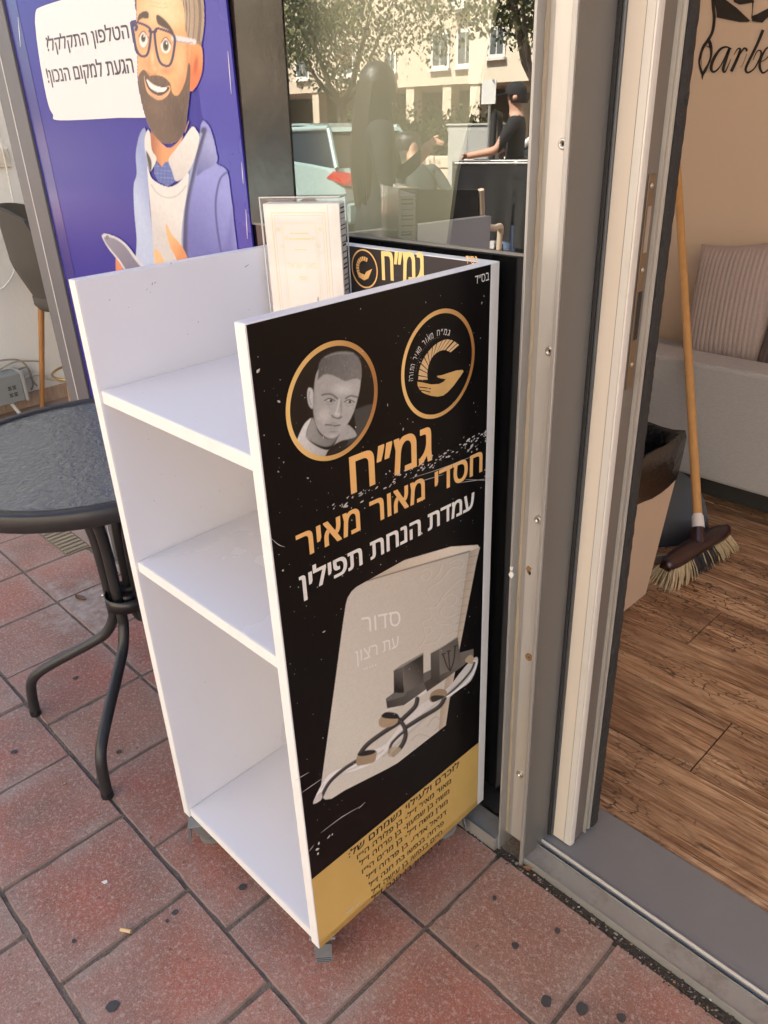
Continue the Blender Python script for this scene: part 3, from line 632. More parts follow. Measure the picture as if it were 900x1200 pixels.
# ------------------------------------------------------------------ advertising poster on the window
M_purple = mat('purple_poster', alb((56, 52, 150), .85), .22, var=.05, scale=3, spec=.2, coat=.04)
M_purple2 = mat('purple_poster_fold', alb((58, 52, 160), .9), .25, var=.05, scale=3, coat=.1)
M_purple3 = mat('purple_poster_edge', alb((48, 44, 136), .8), .18, var=.05, scale=3, coat=.08)
M_bub = mat('bubble_white', (.64, .625, .63), .3, var=.02, scale=3)
M_ink = mat('dark_print_ink', alb((52, 48, 66), 1.0), .3)
po = thing('advertising_poster', 'purple poster of a bearded cartoon man in glasses beside a white speech bubble', 'poster', (-1.7, .9, 0))
PP = Plane((0, .9015, 0), (0, -1, 0), (1, 0, 0))
ob('sheet', po, lambda b: b.box((-2.1855, .9015, .05), (-1.287, .9042, 2.5), M_purple))
def bands(b):
    PP.poly(b, [(PP.ab((225, 0))[0], 2.49), (PP.ab((232, 100))[0] - .0, 1.35), (PP.ab((283, 250))[0] - .012, .06), (-1.288, .06), (-1.288, 2.49)], M_purple2, .0006, px=False)
    PP.poly(b, [(-2.184, .06), (-2.115, .06), (-2.12, 2.49), (-2.184, 2.49)], M_purple3, .0006, px=False)
    for q in ([(267, 60), (271, 110)], [(283, 190), (285, 215)], [(288, 245), (290, 280)], [(21, 20), (24, 55)]): PP.stroke(b, q, [.3, .9, .3], M_bub, .0009)
ob('colour_bands', po, bands)
ob('speech_bubble', po, lambda b: PP.poly(b, catmull([(41, 26), (42, 13), (48, 8), (72, 0), (110, -11), (170, -30)], 5) + [(178, 60), (182, 138)] + catmull([(140, 138), (70, 141), (62, 134), (56, 120), (48, 80), (43, 46)], 5), M_bub, .0012))
def btxt(b):
    text_px(PP, b, 'הטלפון התקלקל?', (57, 60), (152.5, 44.5), ((68, 43), (70, 57)), M_ink, .0017, .014)
    pass
ob('bubble_lettering', po, btxt, normals=False)
def btxt(b):
    text_px(PP, b, 'הגעת למקום הנכון!', (57.5, 97), (158, 85), ((68, 80), (69, 95)), M_ink, .0017, .014)
ob('bubble_lettering', po, btxt, normals=False)
def cartoon():
    P = Paint(PP, (PP.ab((112, 300))[0] - .07, PP.ab((280, 300))[0] + .03), (.93, 1.83), 330, 470, (58, 49, 138))
    h = lambda L: [(120 + x / 5.625, y / 5.625) for x, y in L]; g = lambda L: [(100 + x / 4.286, 150 + y / 4.286) for x, y in L]
    # jacket, sweater, shirt, neck
    P.poly(g([(300, 0), (275, 40), (258, 130), (262, 230), (247, 290), (250, 420), (262, 560), (262, 720), (350, 760), (350, 600), (328, 400), (320, 250), (318, 150), (312, 40)]), (150, 165, 212), col2=(190, 205, 235), grad=(g([(340, 300)])[0], g([(250, 330)])[0]))
    P.poly(g([(590, -30), (625, -10), (650, 60), (668, 150), (665, 180), (715, 215), (735, 330), (750, 470), (757, 760), (500, 760), (498, 600), (500, 450), (525, 330), (545, 200), (572, 80)]), (108, 112, 186), col2=(150, 155, 222), grad=(g([(510, 500)])[0], g([(700, 330)])[0]))
    P.poly(g([(640, 30), (662, 120), (655, 185), (600, 220), (560, 240), (580, 120), (600, 30)]), (160, 165, 215), col2=(95, 98, 165), grad=(g([(655, 100)])[0], g([(565, 230)])[0]), soft=2)
    P.line(g([(715, 222), (682, 255), (662, 340), (660, 430), (672, 540), (690, 640)]), 2.2, (78, 80, 150), soft=1.6)
    P.poly(g([(740, 380), (752, 470), (757, 760), (690, 760), (672, 560), (664, 470), (690, 600)]), (105, 105, 180), soft=6, alpha=.7)
    P.line(g([(600, 10), (572, 110), (545, 220), (520, 330), (505, 440), (502, 560), (505, 760)]), 7, (66, 66, 112), soft=3)
    P.line(g([(585, 30), (555, 130), (528, 250), (505, 360), (492, 470), (488, 600), (490, 740)]), 3.2, (150, 165, 205), soft=1)
    P.poly(g([(316, 190), (340, 255), (415, 295), (470, 278), (522, 225), (515, 320), (497, 430), (486, 560), (490, 760), (360, 760), (348, 640), (335, 450), (322, 300)]), (233, 229, 224), col2=(214, 210, 208), grad=(g([(420, 400)])[0], g([(335, 480)])[0]))
    P.line(g([(335, 285), (370, 330), (420, 350), (470, 335), (510, 290)]), 1.6, (200, 196, 192), soft=1.2)
    P.poly(g([(335, 20), (372, 60), (430, 100), (500, 30), (525, -40), (480, 80), (440, 150), (425, 165), (404, 220), (384, 190), (345, 140), (330, 80)]), (176, 104, 66), col2=(232, 160, 104), grad=(g([(345, 110)])[0], g([(395, 110)])[0]))
    P.poly(g([(348, 170), (365, 175), (385, 200), (405, 170), (425, 168), (440, 215), (464, 262), (418, 292), (370, 268), (352, 230)]), (88, 108, 180), smooth=0)
    for k in range(6): P.line(g([(350 + 0 * k, 190 + 18 * k), (460, 200 + 18 * k)]), .5, (140, 150, 200), clip=np.clip(P.dist(g([(348, 170), (365, 175), (385, 200), (405, 170), (425, 168), (440, 215), (464, 262), (418, 292), (370, 268), (352, 230)])), 0, 1))
    for k in range(6): P.line(g([(360 + 18 * k, 170), (356 + 18 * k, 290)]), .5, (62, 78, 150), clip=np.clip(P.dist(g([(348, 170), (365, 175), (385, 200), (405, 170), (425, 168), (440, 215), (464, 262), (418, 292), (370, 268), (352, 230)])), 0, 1))
    P.poly(g([(540, -6), (562, 10), (577, 48), (560, 130), (522, 222), (462, 268), (440, 215), (422, 160), (455, 110), (500, 50)]), (238, 234, 228), col2=(214, 208, 204), grad=(g([(540, 20)])[0], g([(450, 230)])[0]), smooth=3)
    P.poly(g([(318, 10), (330, 30), (338, 110), (362, 150), (346, 195), (328, 215), (312, 150), (302, 90), (305, 40)]), (232, 226, 220), smooth=3)
    P.poly(g([(306, 120), (316, 116), (338, 160), (340, 205), (330, 225), (318, 190)]), (60, 52, 46), smooth=3, soft=1.5)
    # phone and hands
    P.poly(g([(158, 630), (176, 650), (188, 680), (190, 750), (160, 750)]), (226, 140, 96))
    P.poly(g([(88, 548), (92, 534), (108, 530), (165, 550), (212, 586), (262, 650), (330, 740), (240, 760), (170, 668), (118, 602)]), (216, 216, 222))
    P.poly(g([(98, 556), (110, 545), (160, 560), (205, 596), (252, 660), (310, 740), (240, 752), (178, 664), (124, 598)]), (142, 140, 156), col2=(120, 118, 140), grad=(g([(110, 550)])[0], g([(260, 720)])[0]))
    P.ell(g([(114, 548)])[0], (1.9, 2.6), (80, 80, 92)); P.ell(g([(114, 548)])[0], (.8, 1.2), (160, 160, 168))
    P.poly(g([(408, 482), (420, 495), (436, 530), (490, 595), (520, 660), (540, 750), (480, 750), (462, 660), (432, 600), (412, 530)]), (250, 190, 130), col2=(226, 150, 96), grad=(g([(430, 560)])[0], g([(500, 620)])[0]))
    P.poly(g([(348, 616), (362, 610), (385, 635), (408, 690), (430, 750), (380, 750), (352, 660)]), (250, 196, 140))
    # head
    P.poly(h([(565, 240), (620, 285), (655, 300), (668, 380), (660, 480), (630, 560), (585, 600), (570, 500), (568, 380)]), (240, 120, 62), col2=(252, 160, 92), grad=(h([(620, 480)])[0], h([(650, 320)])[0]))
    P.ell(h([(622, 430)])[0], (3.6, 15), (190, 80, 38), .8, .6, rot=.12)
    face = [(236, -120), (232, 0), (232, 120), (220, 200), (238, 380), (240, 520), (262, 640), (290, 760), (318, 840), (370, 915), (430, 945), (500, 925), (548, 850), (565, 740), (580, 590), (584, 420), (585, 280), (580, 120), (570, -120), (420, -190)]
    hair = [(500, -170), (640, -130), (668, -20), (678, 130), (662, 270), (648, 300), (610, 268), (590, 290), (575, 270), (552, 180), (545, 60), (520, -30)]
    P.poly(h([(230, -150), (420, -250), (600, -200), (660, -120), (560, -60), (420, -120), (250, -60), (232, 60), (222, 20)]), (110, 92, 74))
    P.poly(h(face), (246, 178, 118), smooth=4)
    inF = np.clip(P.dist(catmull(h(face), 4, True)) / .8 + .5, 0, 1)
    P.ell(h([(400, 60)])[0], (34, 30), (253, 222, 176), .9, .9, clip=inF); P.ell(h([(380, 420)])[0], (26, 36), (250, 196, 138), .7, .9, clip=inF)
    P.ell(h([(520, 450)])[0], (9, 26), (252, 206, 150), .85, .8, clip=inF); P.poly(h([(545, 40), (585, 200), (585, 600), (560, 560), (548, 300)]), (206, 128, 78), soft=5, alpha=.9)
    P.ell(h([(420, 470)])[0], (9, 6), (226, 140, 90), .8, .9, clip=inF)
    for yy in (10, 35): P.line(h([(330, yy), (380, yy + 14), (440, yy + 14)]), .8, (222, 160, 106), soft=1.2, alpha=.7)
    P.poly(h(hair), (146, 122, 100), smooth=4)
    inH = np.clip(P.dist(catmull(h(hair), 4, True)) / .8 + .5, 0, 1)
    for k in range(26):
        x = 520 + k * 6.2; cl = random.choice([(188, 164, 138), (110, 90, 72), (206, 186, 160), (92, 74, 60)])
        P.line(h([(x - 10, -150), (x + 8, 0), (x + 14, 120), (x + 2, 270)]), random.uniform(.5, 1.3), cl, clip=inH, alpha=.75)
    beard = [(240, 520), (262, 470), (285, 462), (318, 500), (352, 496), (405, 505), (452, 548), (466, 610), (498, 632), (530, 590), (556, 520), (572, 420), (586, 440), (582, 590), (566, 740), (550, 850), (500, 925), (430, 946), (370, 916), (318, 840), (288, 760), (258, 640)]
    P.poly(h(beard), (104, 78, 60), smooth=4); inB = np.clip(P.dist(catmull(h(beard), 4, True)) / .8 + .5, 0, 1)
    for k in range(150):
        x, y = random.uniform(240, 585), random.uniform(470, 930); P.line(h([(x, y), (x + random.uniform(-8, 8), y + 32)]), .45, random.choice([(74, 54, 42), (136, 106, 84), (150, 122, 100)]), clip=inB, alpha=.6)
    P.poly(h([(280, 505), (300, 520), (350, 560), (400, 572), (448, 566), (452, 600), (425, 640), (380, 662), (335, 640), (298, 600)]), (248, 186, 136))
    P.poly(h([(284, 505), (310, 530), (360, 566), (444, 572), (432, 606), (385, 630), (335, 612), (300, 570)]), (70, 36, 30))
    P.poly(h([(298, 522), (345, 560), (400, 576), (432, 578), (414, 602), (370, 608), (322, 580), (304, 548)]), (250, 248, 244))
    P.poly(h([(330, 255), (350, 300), (368, 390), (384, 440), (374, 486), (342, 500), (308, 484), (294, 440), (308, 370), (322, 300)]), (244, 170, 112), soft=2.4)
    P.ell(h([(336, 380)])[0], (3.2, 14), (254, 212, 160), .9, .8); P.ell(h([(352, 452)])[0], (4, 4.5), (250, 196, 146), .8, .8); P.line(h([(300, 470), (325, 494), (362, 490)]), 1.4, (178, 96, 60), soft=1.6, alpha=.8)
    for c_, r_, cl, al in (((540, 560), (12, 40), (196, 110, 66), .5), ((300, 420), (9, 12), (236, 150, 100), .55), ((470, 455), (12, 9), (236, 150, 100), .5), ((430, -40), (30, 16), (255, 232, 190), .6), ((470, 130), (22, 18), (255, 226, 180), .5)):
        P.ell(h([c_])[0], r_, cl, al, 1., clip=inF * (1 - inB))
    P.ell(h([(350, 700)])[0], (16, 22), (134, 106, 84), .5, 1., clip=inB); P.ell(h([(520, 800)])[0], (16, 30), (66, 48, 38), .6, 1., clip=inB)
    # eyes, lenses, brows, frames
    for c, r_, ci, ri in (((276, 262), (5.0, 9.6), (276, 252), (3.1, 5.4)), ((424, 302), (6.4, 9.6), (424, 300), (3.9, 7.2))):
        P.ell(h([(c[0], c[1] + 4)])[0], (r_[0] + 2.4, r_[1] + 2.6), (224, 142, 92), .7, .5); P.ell(h([c])[0], r_, (248, 244, 238), 1, .15); P.ell(h([ci])[0], ri, (112, 92, 50), 1, .2); P.ell(h([ci])[0], (ri[0] * .6, ri[1] * .62), (38, 28, 20), 1, .3); P.ell(h([(ci[0] + 5, ci[1] - 14)])[0], (.8, 1.3), (255, 255, 255))
        P.line(h([(c[0] - 30, c[1] - 20), (c[0], c[1] - 56), (c[0] + 34, c[1] - 12)]), 1.3, (120, 66, 42), soft=1)
    P.poly(h([(232, 142), (246, 92), (290, 70), (313, 84), (310, 124), (270, 124), (240, 145)]), (74, 54, 42), soft=1); P.poly(h([(358, 108), (378, 96), (432, 140), (474, 200), (480, 238), (440, 200), (372, 162)]), (78, 56, 42), soft=1)
    P.line(h([(478, 252), (540, 262), (608, 276)]), 6.6, (226, 222, 222)); P.line(h([(478, 268), (540, 280), (600, 284)]), 1.6, (170, 160, 170))
    fr = (50, 46, 92)
    for L in ([(204, 154), (262, 156), (318, 188), (324, 240), (306, 350), (272, 372), (236, 340), (214, 250)], [(356, 196), (422, 202), (480, 240), (478, 330), (456, 420), (420, 433), (382, 402), (358, 300)]):
        Lc = catmull(h(L), 5, True); P.line(Lc + Lc[:2], 2.9, fr, smooth=0)
    P.line(h([(318, 205), (338, 212), (358, 205)]), 3.4, fr); P.line(h([(200, 152), (232, 172), (228, 196)]), 3.2, fr)
    P.ell(h([(300, 250)])[0], (1.2, 8), (255, 255, 255), .35, .6)
    P.grain(.02)
    P.build('cartoon_portrait', po, print_mat('poster_print', .35, .05), .0020, .76)['label'] = 'cartoon man with beard, glasses and lilac jacket holding a phone'
cartoon()

# ------------------------------------------------------------------ white display stand on casters
M_mel = mat('white_melamine', (.70, .69, .73), .28, var=.015, scale=2, dirt=.10, dcol=(.60, .58, .62), dscale=6)
M_edge = mat('white_edge_band', (.75, .745, .735), .4, var=.03, scale=30, dirt=.3, dcol=(.60, .56, .51), dscale=22)
M_blk = mat('black_printed_vinyl', (.006, .005, .0048), .34, var=.2, scale=3, spec=.18)
M_gold = mat('gold_print', (.62, .41, .125), .36, .0, var=.22, scale=7, spec=.5)
M_or = mat('orange_lettering', (.86, .50, .18), .4, var=.04)
M_lw = mat('pale_lettering', (.80, .785, .74), .4, var=.04)
M_gink = mat('black_lettering', (.028, .018, .010), .5)
M_br = mat('brown_printed_vinyl', (.030, .022, .019), .35, var=.1)
M_dust = mat('white_scuffs', (.55, .54, .52), .8)
CB = Vector((-.686, .4592, 0)); CY = 1.5784
VD = Vector((math.cos(CY), math.sin(CY), 0)); UD = Vector((-math.sin(CY), math.cos(CY), 0))
W_, D_, Z0, Z1, T_, S1, S2 = .4102, .4285, .0717, 1.1025, .0195, .9455, .6561
MC = Matrix(((UD.x, VD.x, 0, CB.x), (UD.y, VD.y, 0, CB.y), (0, 0, 1, 0), (0, 0, 0, 1)))
def cp(u, v, z): return MC @ Vector((u, v, z))
ct = thing('display_stand', 'white open fronted shelf stand on casters with a black and gold printed side', 'shelf stand', tuple(cp(W_ / 2, D_ / 2, 0)))
def cbox(b, a, c, mt=M_mel, bev=.0008): b.box(a, c, mt, bev, MC)
def panel(b, u0, u1):
    cbox(b, (u0, .0012, Z0), (u1, D_ - T_ - .0003, Z1)); cbox(b, (u0 + .0004, 0, Z0 + .0003), (u1 - .0004, .0011, Z1 - .0004), M_edge, 0)
spl = ob('side_panel', ct, lambda b: panel(b, W_ - T_, W_))
sp = ob('side_panel', ct, lambda b: panel(b, 0, T_)); sp['label'] = 'side panel with black and gold print'
bp = ob('back_panel', ct, lambda b: (cbox(b, (0, D_ - T_, Z0), (W_, D_, Z1), M_edge), cbox(b, (.001, D_ + .0002, Z0 + .001), (W_ - .001, D_ + .0006, Z1 - .001), M_blk, 0)))
def shelf(z):
    def f(b):
        cbox(b, (T_ + .0004, .0052, z - T_), (W_ - T_ - .0004, D_ - T_ - .0003, z)); cbox(b, (T_ + .0006, .004, z - T_ + .0004), (W_ - T_ - .0006, .0051, z - .0003), M_edge, 0)
    return f
for z in (S1, S2, Z0 + T_ + .001): ob('shelf', ct, shelf(z))
def wear(b):
    M_w = mat('wear_mark', (.10, .095, .10), .7); LPn = Plane(tuple(cp(W_ - T_, 0, 0)), tuple(-UD), tuple(VD))
    for px, L in (((178, 334), .004), ((181, 332), .003), ((287, 313), .009), ((128, 352), .002), ((200, 309.5), .003), ((232, 378), .0025), ((215, 640), .002), ((240, 800), .002)):
        a, z = LPn.ab(px); an = random.uniform(.3, 1.2); LPn.stroke(b, [(a, z), (a + L * math.cos(an), z + L * math.sin(an))], [.0012, .0004], M_w, .0004, 2, px=False)
    for k in range(26):
        v, z = random.uniform(.03, .38), random.choice([random.uniform(.1, .6), random.uniform(.7, .9), random.uniform(.97, 1.08)]); an = random.uniform(0, 3); L = random.uniform(.001, .004); LPn.stroke(b, [(v, z), (v + L * math.cos(an), z + L * math.sin(an))], [.0006, .0003], M_w, .0004, 2, px=False)
    for k in range(30):
        z = random.choice([S1, S2, Z0 + T_ + .001]); u, v = random.uniform(.03, W_ - .03), random.uniform(.01, .38); L = random.uniform(.0006, .0016)
        b.add([cp(u, v, z + .0004), cp(u + L, v, z + .0004), cp(u + L, v + L * .6, z + .0004)], [[0, 1, 2]], M_w)
tag(ob('wear_marks', ct, wear, normals=False), kind='stuff')
M_cast = mat('caster_zinc', (.22, .225, .22), .42, .5, var=.15, scale=60, dirt=.5, dcol=(.2, .17, .14), dscale=30)
M_wheel = mat('caster_wheel', (.19, .205, .20), .6, var=.15, scale=50, dirt=.5, dcol=(.14, .12, .10), dscale=30)
M_pedal = mat('caster_pedal', (.125, .13, .135), .5, var=.12, scale=70, dirt=.4, dcol=(.3, .27, .23), dscale=40)
def caster(u, v, ang):
    M = Matrix.Translation(cp(u, v, 0)) @ Matrix.Rotation(ang, 4, 'Z')      # local -Y = pedal side, wheel axle along X
    c = MB(); c.box((-.022, -.022, Z0 - .0045), (.022, .022, Z0 - .0002), M_cast, .001, M)
    def fork(b):
        b.box((-.0135, -.014, .050), (.0135, .018, .066), M_cast, .002, M)
        for s in (-1, 1): b.prism([M @ Vector(p) for p in ((s * .0118, -.012, .052), (s * .0118, .018, .052), (s * .0118, .026, .024), (s * .0118, .018, .017), (s * .0118, .004, .024))], (M.to_3x3() @ Vector((s * .0016, 0, 0))), M_cast)
        b.tube([M @ Vector((-.0165, .018, .0255)), M @ Vector((.0165, .018, .0255))], .0035, M_cast, 10)
    f = ob('caster', ct, lambda b: (b.box((-.022, -.022, Z0 - .0045), (.022, .022, Z0 - .0002), M_cast, .001, M), fork(b)))
    def wheel(b):
        q = MB(); q.lathe([(.006, -.0092), (.014, -.0092), (.0155, -.0075), (.0215, -.0088), (.0248, -.0065), (.0255, 0), (.0248, .0065), (.0215, .0088), (.0155, .0075), (.014, .0092), (.006, .0092)], M_wheel, (0, .018, .0255), 28, 'X', closed=True)
        b.add([M @ Vector(p) for p in q.v], q.f, M_wheel, True)
    ob('wheel', f, wheel)
    def pedal(b):
        b.prism([M @ Vector(p) for p in ((-.0142, -.021, .0555), (.0142, -.021, .0555), (.0142, -.0275, .0175), (-.0142, -.0275, .0175))], M.to_3x3() @ Vector((0, .0032, -.0006)), M_pedal)
        for k in range(3): b.box((-.012, -.0285 + .0006 * k, .0195 + .0036 * k), (.012, -.0255, .0205 + .0036 * k), M_pedal, 0, M)
    ob('brake_pedal', f, pedal)
caster(.026, .030, R(48)); caster(W_ - .034, .014, R(-36)); caster(.03, D_ - .06, R(150)); caster(W_ - .03, D_ - .05, R(250))

SPP = Plane(tuple(cp(0, 0, 0)), tuple(-UD), tuple(VD))      # printed face; a runs from the open front to the back
PV1 = D_ - T_ - .0006
ob('black_print', sp, lambda b: b.add([SPP.pt(a, z, .0003) for a, z in ((.0014, Z0 + .001), (PV1, Z0 + .001), (PV1, Z1 - .0012), (.0014, Z1 - .0012))], [[0, 1, 2, 3]], M_blk), normals=False)
def gold(b):
    za = SPP.ab((367, 1029))[1]; zb = SPP.ab((563, 868))[1]
    b.add([SPP.pt(a, z, .0005) for a, z in ((.0014, Z0 + .001), (PV1, Z0 + .001), (PV1, zb), (.0014, za))], [[0, 1, 2, 3]], M_gold)
    b.add([SPP.pt(a, z, .0007) for a, z in ((.0014, Z0 + .0012), (PV1, Z0 + .0012), (PV1, Z0 + .014), (.0014, Z0 + .014))], [[0, 1, 2, 3]], mat('gold_fold', (.62, .40, .12), .3, .4, var=.2, scale=30))
ob('gold_print', sp, gold, normals=False)
def l1(b):
    text_px(SPP, b, 'גמ״ח', (412, 578), (505, 538.5), ((408, 542), (412, 578)), M_or, .0008, .022, hh=.050)
    pass
ob('orange_lettering', sp, l1, normals=False)
def l1(b):
    text_px(SPP, b, 'חסדי מאור מאיר', (349.5, 655.5), (564, 552), ((0, 0), (0, 0)), M_or, .0008, .024, hh=.0335)
ob('orange_lettering', sp, l1, normals=False)
def l2(b):
    text_px(SPP, b, 'עמדת הנחת תפילין', (352.5, 697), (554.5, 595), ((0, 0), (0, 0)), M_lw, .0008, .026, hh=.0265)
    pass
ob('pale_lettering', sp, l2, normals=False)
def l2(b):
    text_px(SPP, b, 'בס״ד', (556, 333), (572.5, 328), ((0, 0), (0, 0)), M_lw, .0008, .008, hh=.0105)
ob('pale_lettering', sp, l2, normals=False)
def l3(b):
    text_px(SPP, b, 'לזכרם ולעילוי נשמתם של:', (408, 1002), (537.5, 895), ((0, 0), (0, 0)), M_gink, .0009, .018, mid=True, hh=.0125)
    for t, a, c in (('מאור מאיר ז״ל- בן פלורה הי״ו', (418, 1004.5), (528, 914.5)), ('משה בן שמעון- בן פרחה ז״ל', (421, 1012.5), (526, 926.5)), ('מורן משה ז״ל- בן מרים הי״ו', (424, 1021.5), (524, 938.5)), ('דניאל אדרי- בן פרחה ז״ל', (429, 1029), (522.5, 951)), ('פרחה בנפשו בת חנה ז״ל', (432, 1038), (519.5, 963.5)), ('חיים בנפשו בן עישה ז״ל', (435, 1046), (517.5, 974.5)), ('שי סימון בן חנה ז״ל', (435, 1054), (518.5, 984))):
        text_px(SPP, b, t, a, c, ((0, 0), (0, 0)), M_gink, .0009, .012, mid=True, hh=.0105)
ob('small_lettering', sp, l3, normals=False)
# the two medallions
def circ(l, r_, t, bt):
    a0, a1 = SPP.ab(l)[0], SPP.ab(r_)[0]; z1_, z0_ = SPP.ab(t)[1], SPP.ab(bt)[1]; return ((a0 + a1) / 2, (z0_ + z1_) / 2), ((a1 - a0) + (z1_ - z0_)) / 4
c1, r1 = circ((328.8, 485), (446.3, 457), (402, 402), (378, 538)); c2, r2 = circ((465, 441), (559.3, 411), (524, 366), (499, 489))
def ring_painted(name, c, r_, wd):
    vs = []; cols = []; n = 96; me = bpy.data.meshes.new(name)
    for k in range(n):
        th = 2 * math.pi * k / n
        for q in (r_ - wd, r_): vs.append(tuple(SPP.pt(c[0] + q * math.cos(th), c[1] + q * math.sin(th), .0009) - ct.location))
        t = .5 + .5 * math.cos(th - math.pi) * 1.0; t = max(0, min(1, t + .35 * math.sin(5 * th) * 0)); A, B = np.array(lin((160, 112, 62))), np.array(lin((226, 188, 118))); cc = A * (1 - t) + B * t; cols += [(*np.clip(cc * 1.15, 0, .86), 1)] * 2
    me.from_pydata(vs, [], [[2 * k, 2 * k + 1, 2 * ((k + 1) % n) + 1, 2 * ((k + 1) % n)] for k in range(n)])
    a = me.color_attributes.new('Col', 'FLOAT_COLOR', 'POINT'); a.data.foreach_set('color', np.array(cols).ravel()); me.materials.append(print_mat('gold_ring_print', .32)); o = bpy.data.objects.new(name, me); COL.objects.link(o); o.parent = sp; return o
ring_painted('medallion_ring', c1, r1, .0062); ring_painted('medallion_ring', c2, r2, .0058)
def portrait():
    P = Paint(SPP, (c1[0] - r1, c1[0] + r1), (c1[1] - r1, c1[1] + r1), 170, 170)
    h = lambda L: [(320 + x / 6.43, 395 + y / 6.43) for x, y in L]; G = lambda v: (v, v, v * .985)
    rr = np.hypot(P.A - c1[0], P.B - c1[1]); P.blend(G(16), np.ones(len(P.A)))
    P.poly(h([(600, 560), (640, 530), (760, 500), (800, 600), (700, 720), (600, 800), (480, 860), (520, 780), (610, 690)]), G(62), soft=2)
    P.poly(h([(290, 610), (240, 640), (200, 710), (170, 800), (180, 900), (360, 930), (420, 850), (500, 790), (630, 745), (560, 655), (500, 720), (430, 840), (330, 820), (250, 740)]), G(196), soft=1.2, col2=G(150), grad=(h([(210, 730)])[0], h([(430, 850)])[0]))
    P.poly(h([(470, 830), (520, 775), (570, 785), (520, 850), (430, 900), (390, 890)]), G(30), soft=1.5)
    P.poly(h([(296, 600), (240, 745), (300, 800), (380, 830), (440, 820), (490, 760), (510, 700), (430, 760), (350, 720)]), G(140), soft=2, col2=G(100), grad=(h([(260, 740)])[0], h([(470, 780)])[0]))
    P.poly(h([(258, 384), (280, 378), (300, 400), (306, 470), (300, 536), (284, 540), (262, 510), (250, 440)]), G(176), soft=1.2); P.line(h([(272, 410), (268, 460), (284, 510)]), 1.2, G(128), soft=1.2)
    P.poly(h([(302, 400), (310, 320), (330, 250), (400, 160), (560, 130), (650, 180), (664, 260), (656, 380), (636, 470), (606, 570), (560, 655), (500, 735), (436, 768), (372, 742), (318, 665), (296, 540)]), G(150), soft=1.2, smooth=4, col2=G(160), grad=(h([(400, 420)])[0], h([(640, 470)])[0]))
    inn = np.clip(P.dist(catmull(h([(302, 400), (310, 320), (330, 250), (400, 160), (560, 130), (650, 180), (664, 260), (656, 380), (636, 470), (606, 570), (560, 655), (500, 735), (436, 768), (372, 742), (318, 665), (296, 540)]), 4, True)) / .8 + .5, 0, 1)
    P.ell(h([(520, 390)])[0], (16, 9), G(192), .7, 1., clip=inn); P.ell(h([(380, 590)])[0], (9, 13), G(186), .7, 1., clip=inn); P.ell(h([(300, 460)])[0], (5, 30), G(126), .6, 1., clip=inn); P.ell(h([(560, 600)])[0], (6, 14), G(150), .7, 1., clip=inn)
    P.poly(h([(330, 330), (334, 262), (342, 190), (392, 138), (480, 104), (580, 106), (644, 152), (668, 240), (662, 322), (630, 318), (590, 322), (540, 336), (490, 312), (430, 288), (380, 288)]), G(84), soft=1.6, smooth=4, col2=G(108), grad=(h([(360, 200)])[0], h([(600, 260)])[0]))
    inh = np.clip(P.dist(catmull(h([(330, 330), (334, 262), (342, 190), (392, 138), (480, 104), (580, 106), (644, 152), (668, 240), (662, 322), (630, 318), (590, 322), (540, 336), (490, 312), (430, 288), (380, 288)]), 4, True)) / .8 + .5, 0, 1)
    for k in range(140):
        x, y = random.uniform(335, 665), random.uniform(105, 330); P.line(h([(x, y), (x + random.uniform(-6, 6), y + 16)]), .4, G(random.choice([58, 70, 126, 140])), clip=inh, alpha=.5)
    P.line(h([(390, 150), (480, 122), (600, 122)]), 1.6, G(140), soft=1.6, alpha=.7, clip=inh)
    for L, w2 in (([(366, 436), (400, 428), (440, 432), (480, 462)], 2.0), ([(545, 462), (580, 442), (632, 452)], 1.9)): P.line(h(L), w2, G(72), soft=1.3, alpha=.85)
    for c, ir in (((424, 476), (434, 478)), ((572, 486), (576, 487))):
        P.ell(h([c])[0], (6.2, 3.1), G(104), .9, .5); P.ell(h([c])[0], (4.6, 1.7), G(176), .9, .4); P.ell(h([ir])[0], (1.9, 1.9), G(44), 1, .3); P.line(h([(c[0] - 40, c[1] + 2), (c[0], c[1] - 16), (c[0] + 40, c[1] + 4)]), .9, G(50), soft=.8)
        P.line(h([(c[0] - 30, c[1] + 26), (c[0], c[1] + 32), (c[0] + 30, c[1] + 24)]), .9, G(120), soft=1.2, alpha=.8)
    P.poly(h([(490, 480), (520, 470), (516, 600), (480, 612), (500, 560)]), G(116), soft=2.2, alpha=.8); P.line(h([(500, 470), (486, 530), (470, 580)]), 2, G(190), soft=2, alpha=.7)
    P.ell(h([(484, 582)])[0], (5, 4), G(182), .8, .8); P.line(h([(440, 590), (456, 604), (490, 612), (514, 600)]), 1.5, G(84), soft=1.3)
    P.line(h([(392, 660), (430, 662), (460, 668), (500, 662)]), 1.5, G(78), soft=1.1); P.ell(h([(448, 690)])[0], (7, 2.8), G(140), .8, .7); P.ell(h([(450, 648)])[0], (7, 2.2), G(136), .7, .7); P.ell(h([(450, 712)])[0], (7, 1.8), G(112), .7, .8)
    P.ell(h([(446, 745)])[0], (6, 2.6), G(178), .6, .8)
    P.grain(.02, 1); P.grain(.025, 5); P.M = (rr < r1 - .0055).astype(float); P.build('printed_portrait', sp, print_mat('portrait_print', .32), .0007, 1.3)['label'] = 'grey printed portrait of a young man with short hair and a white collar'
portrait()
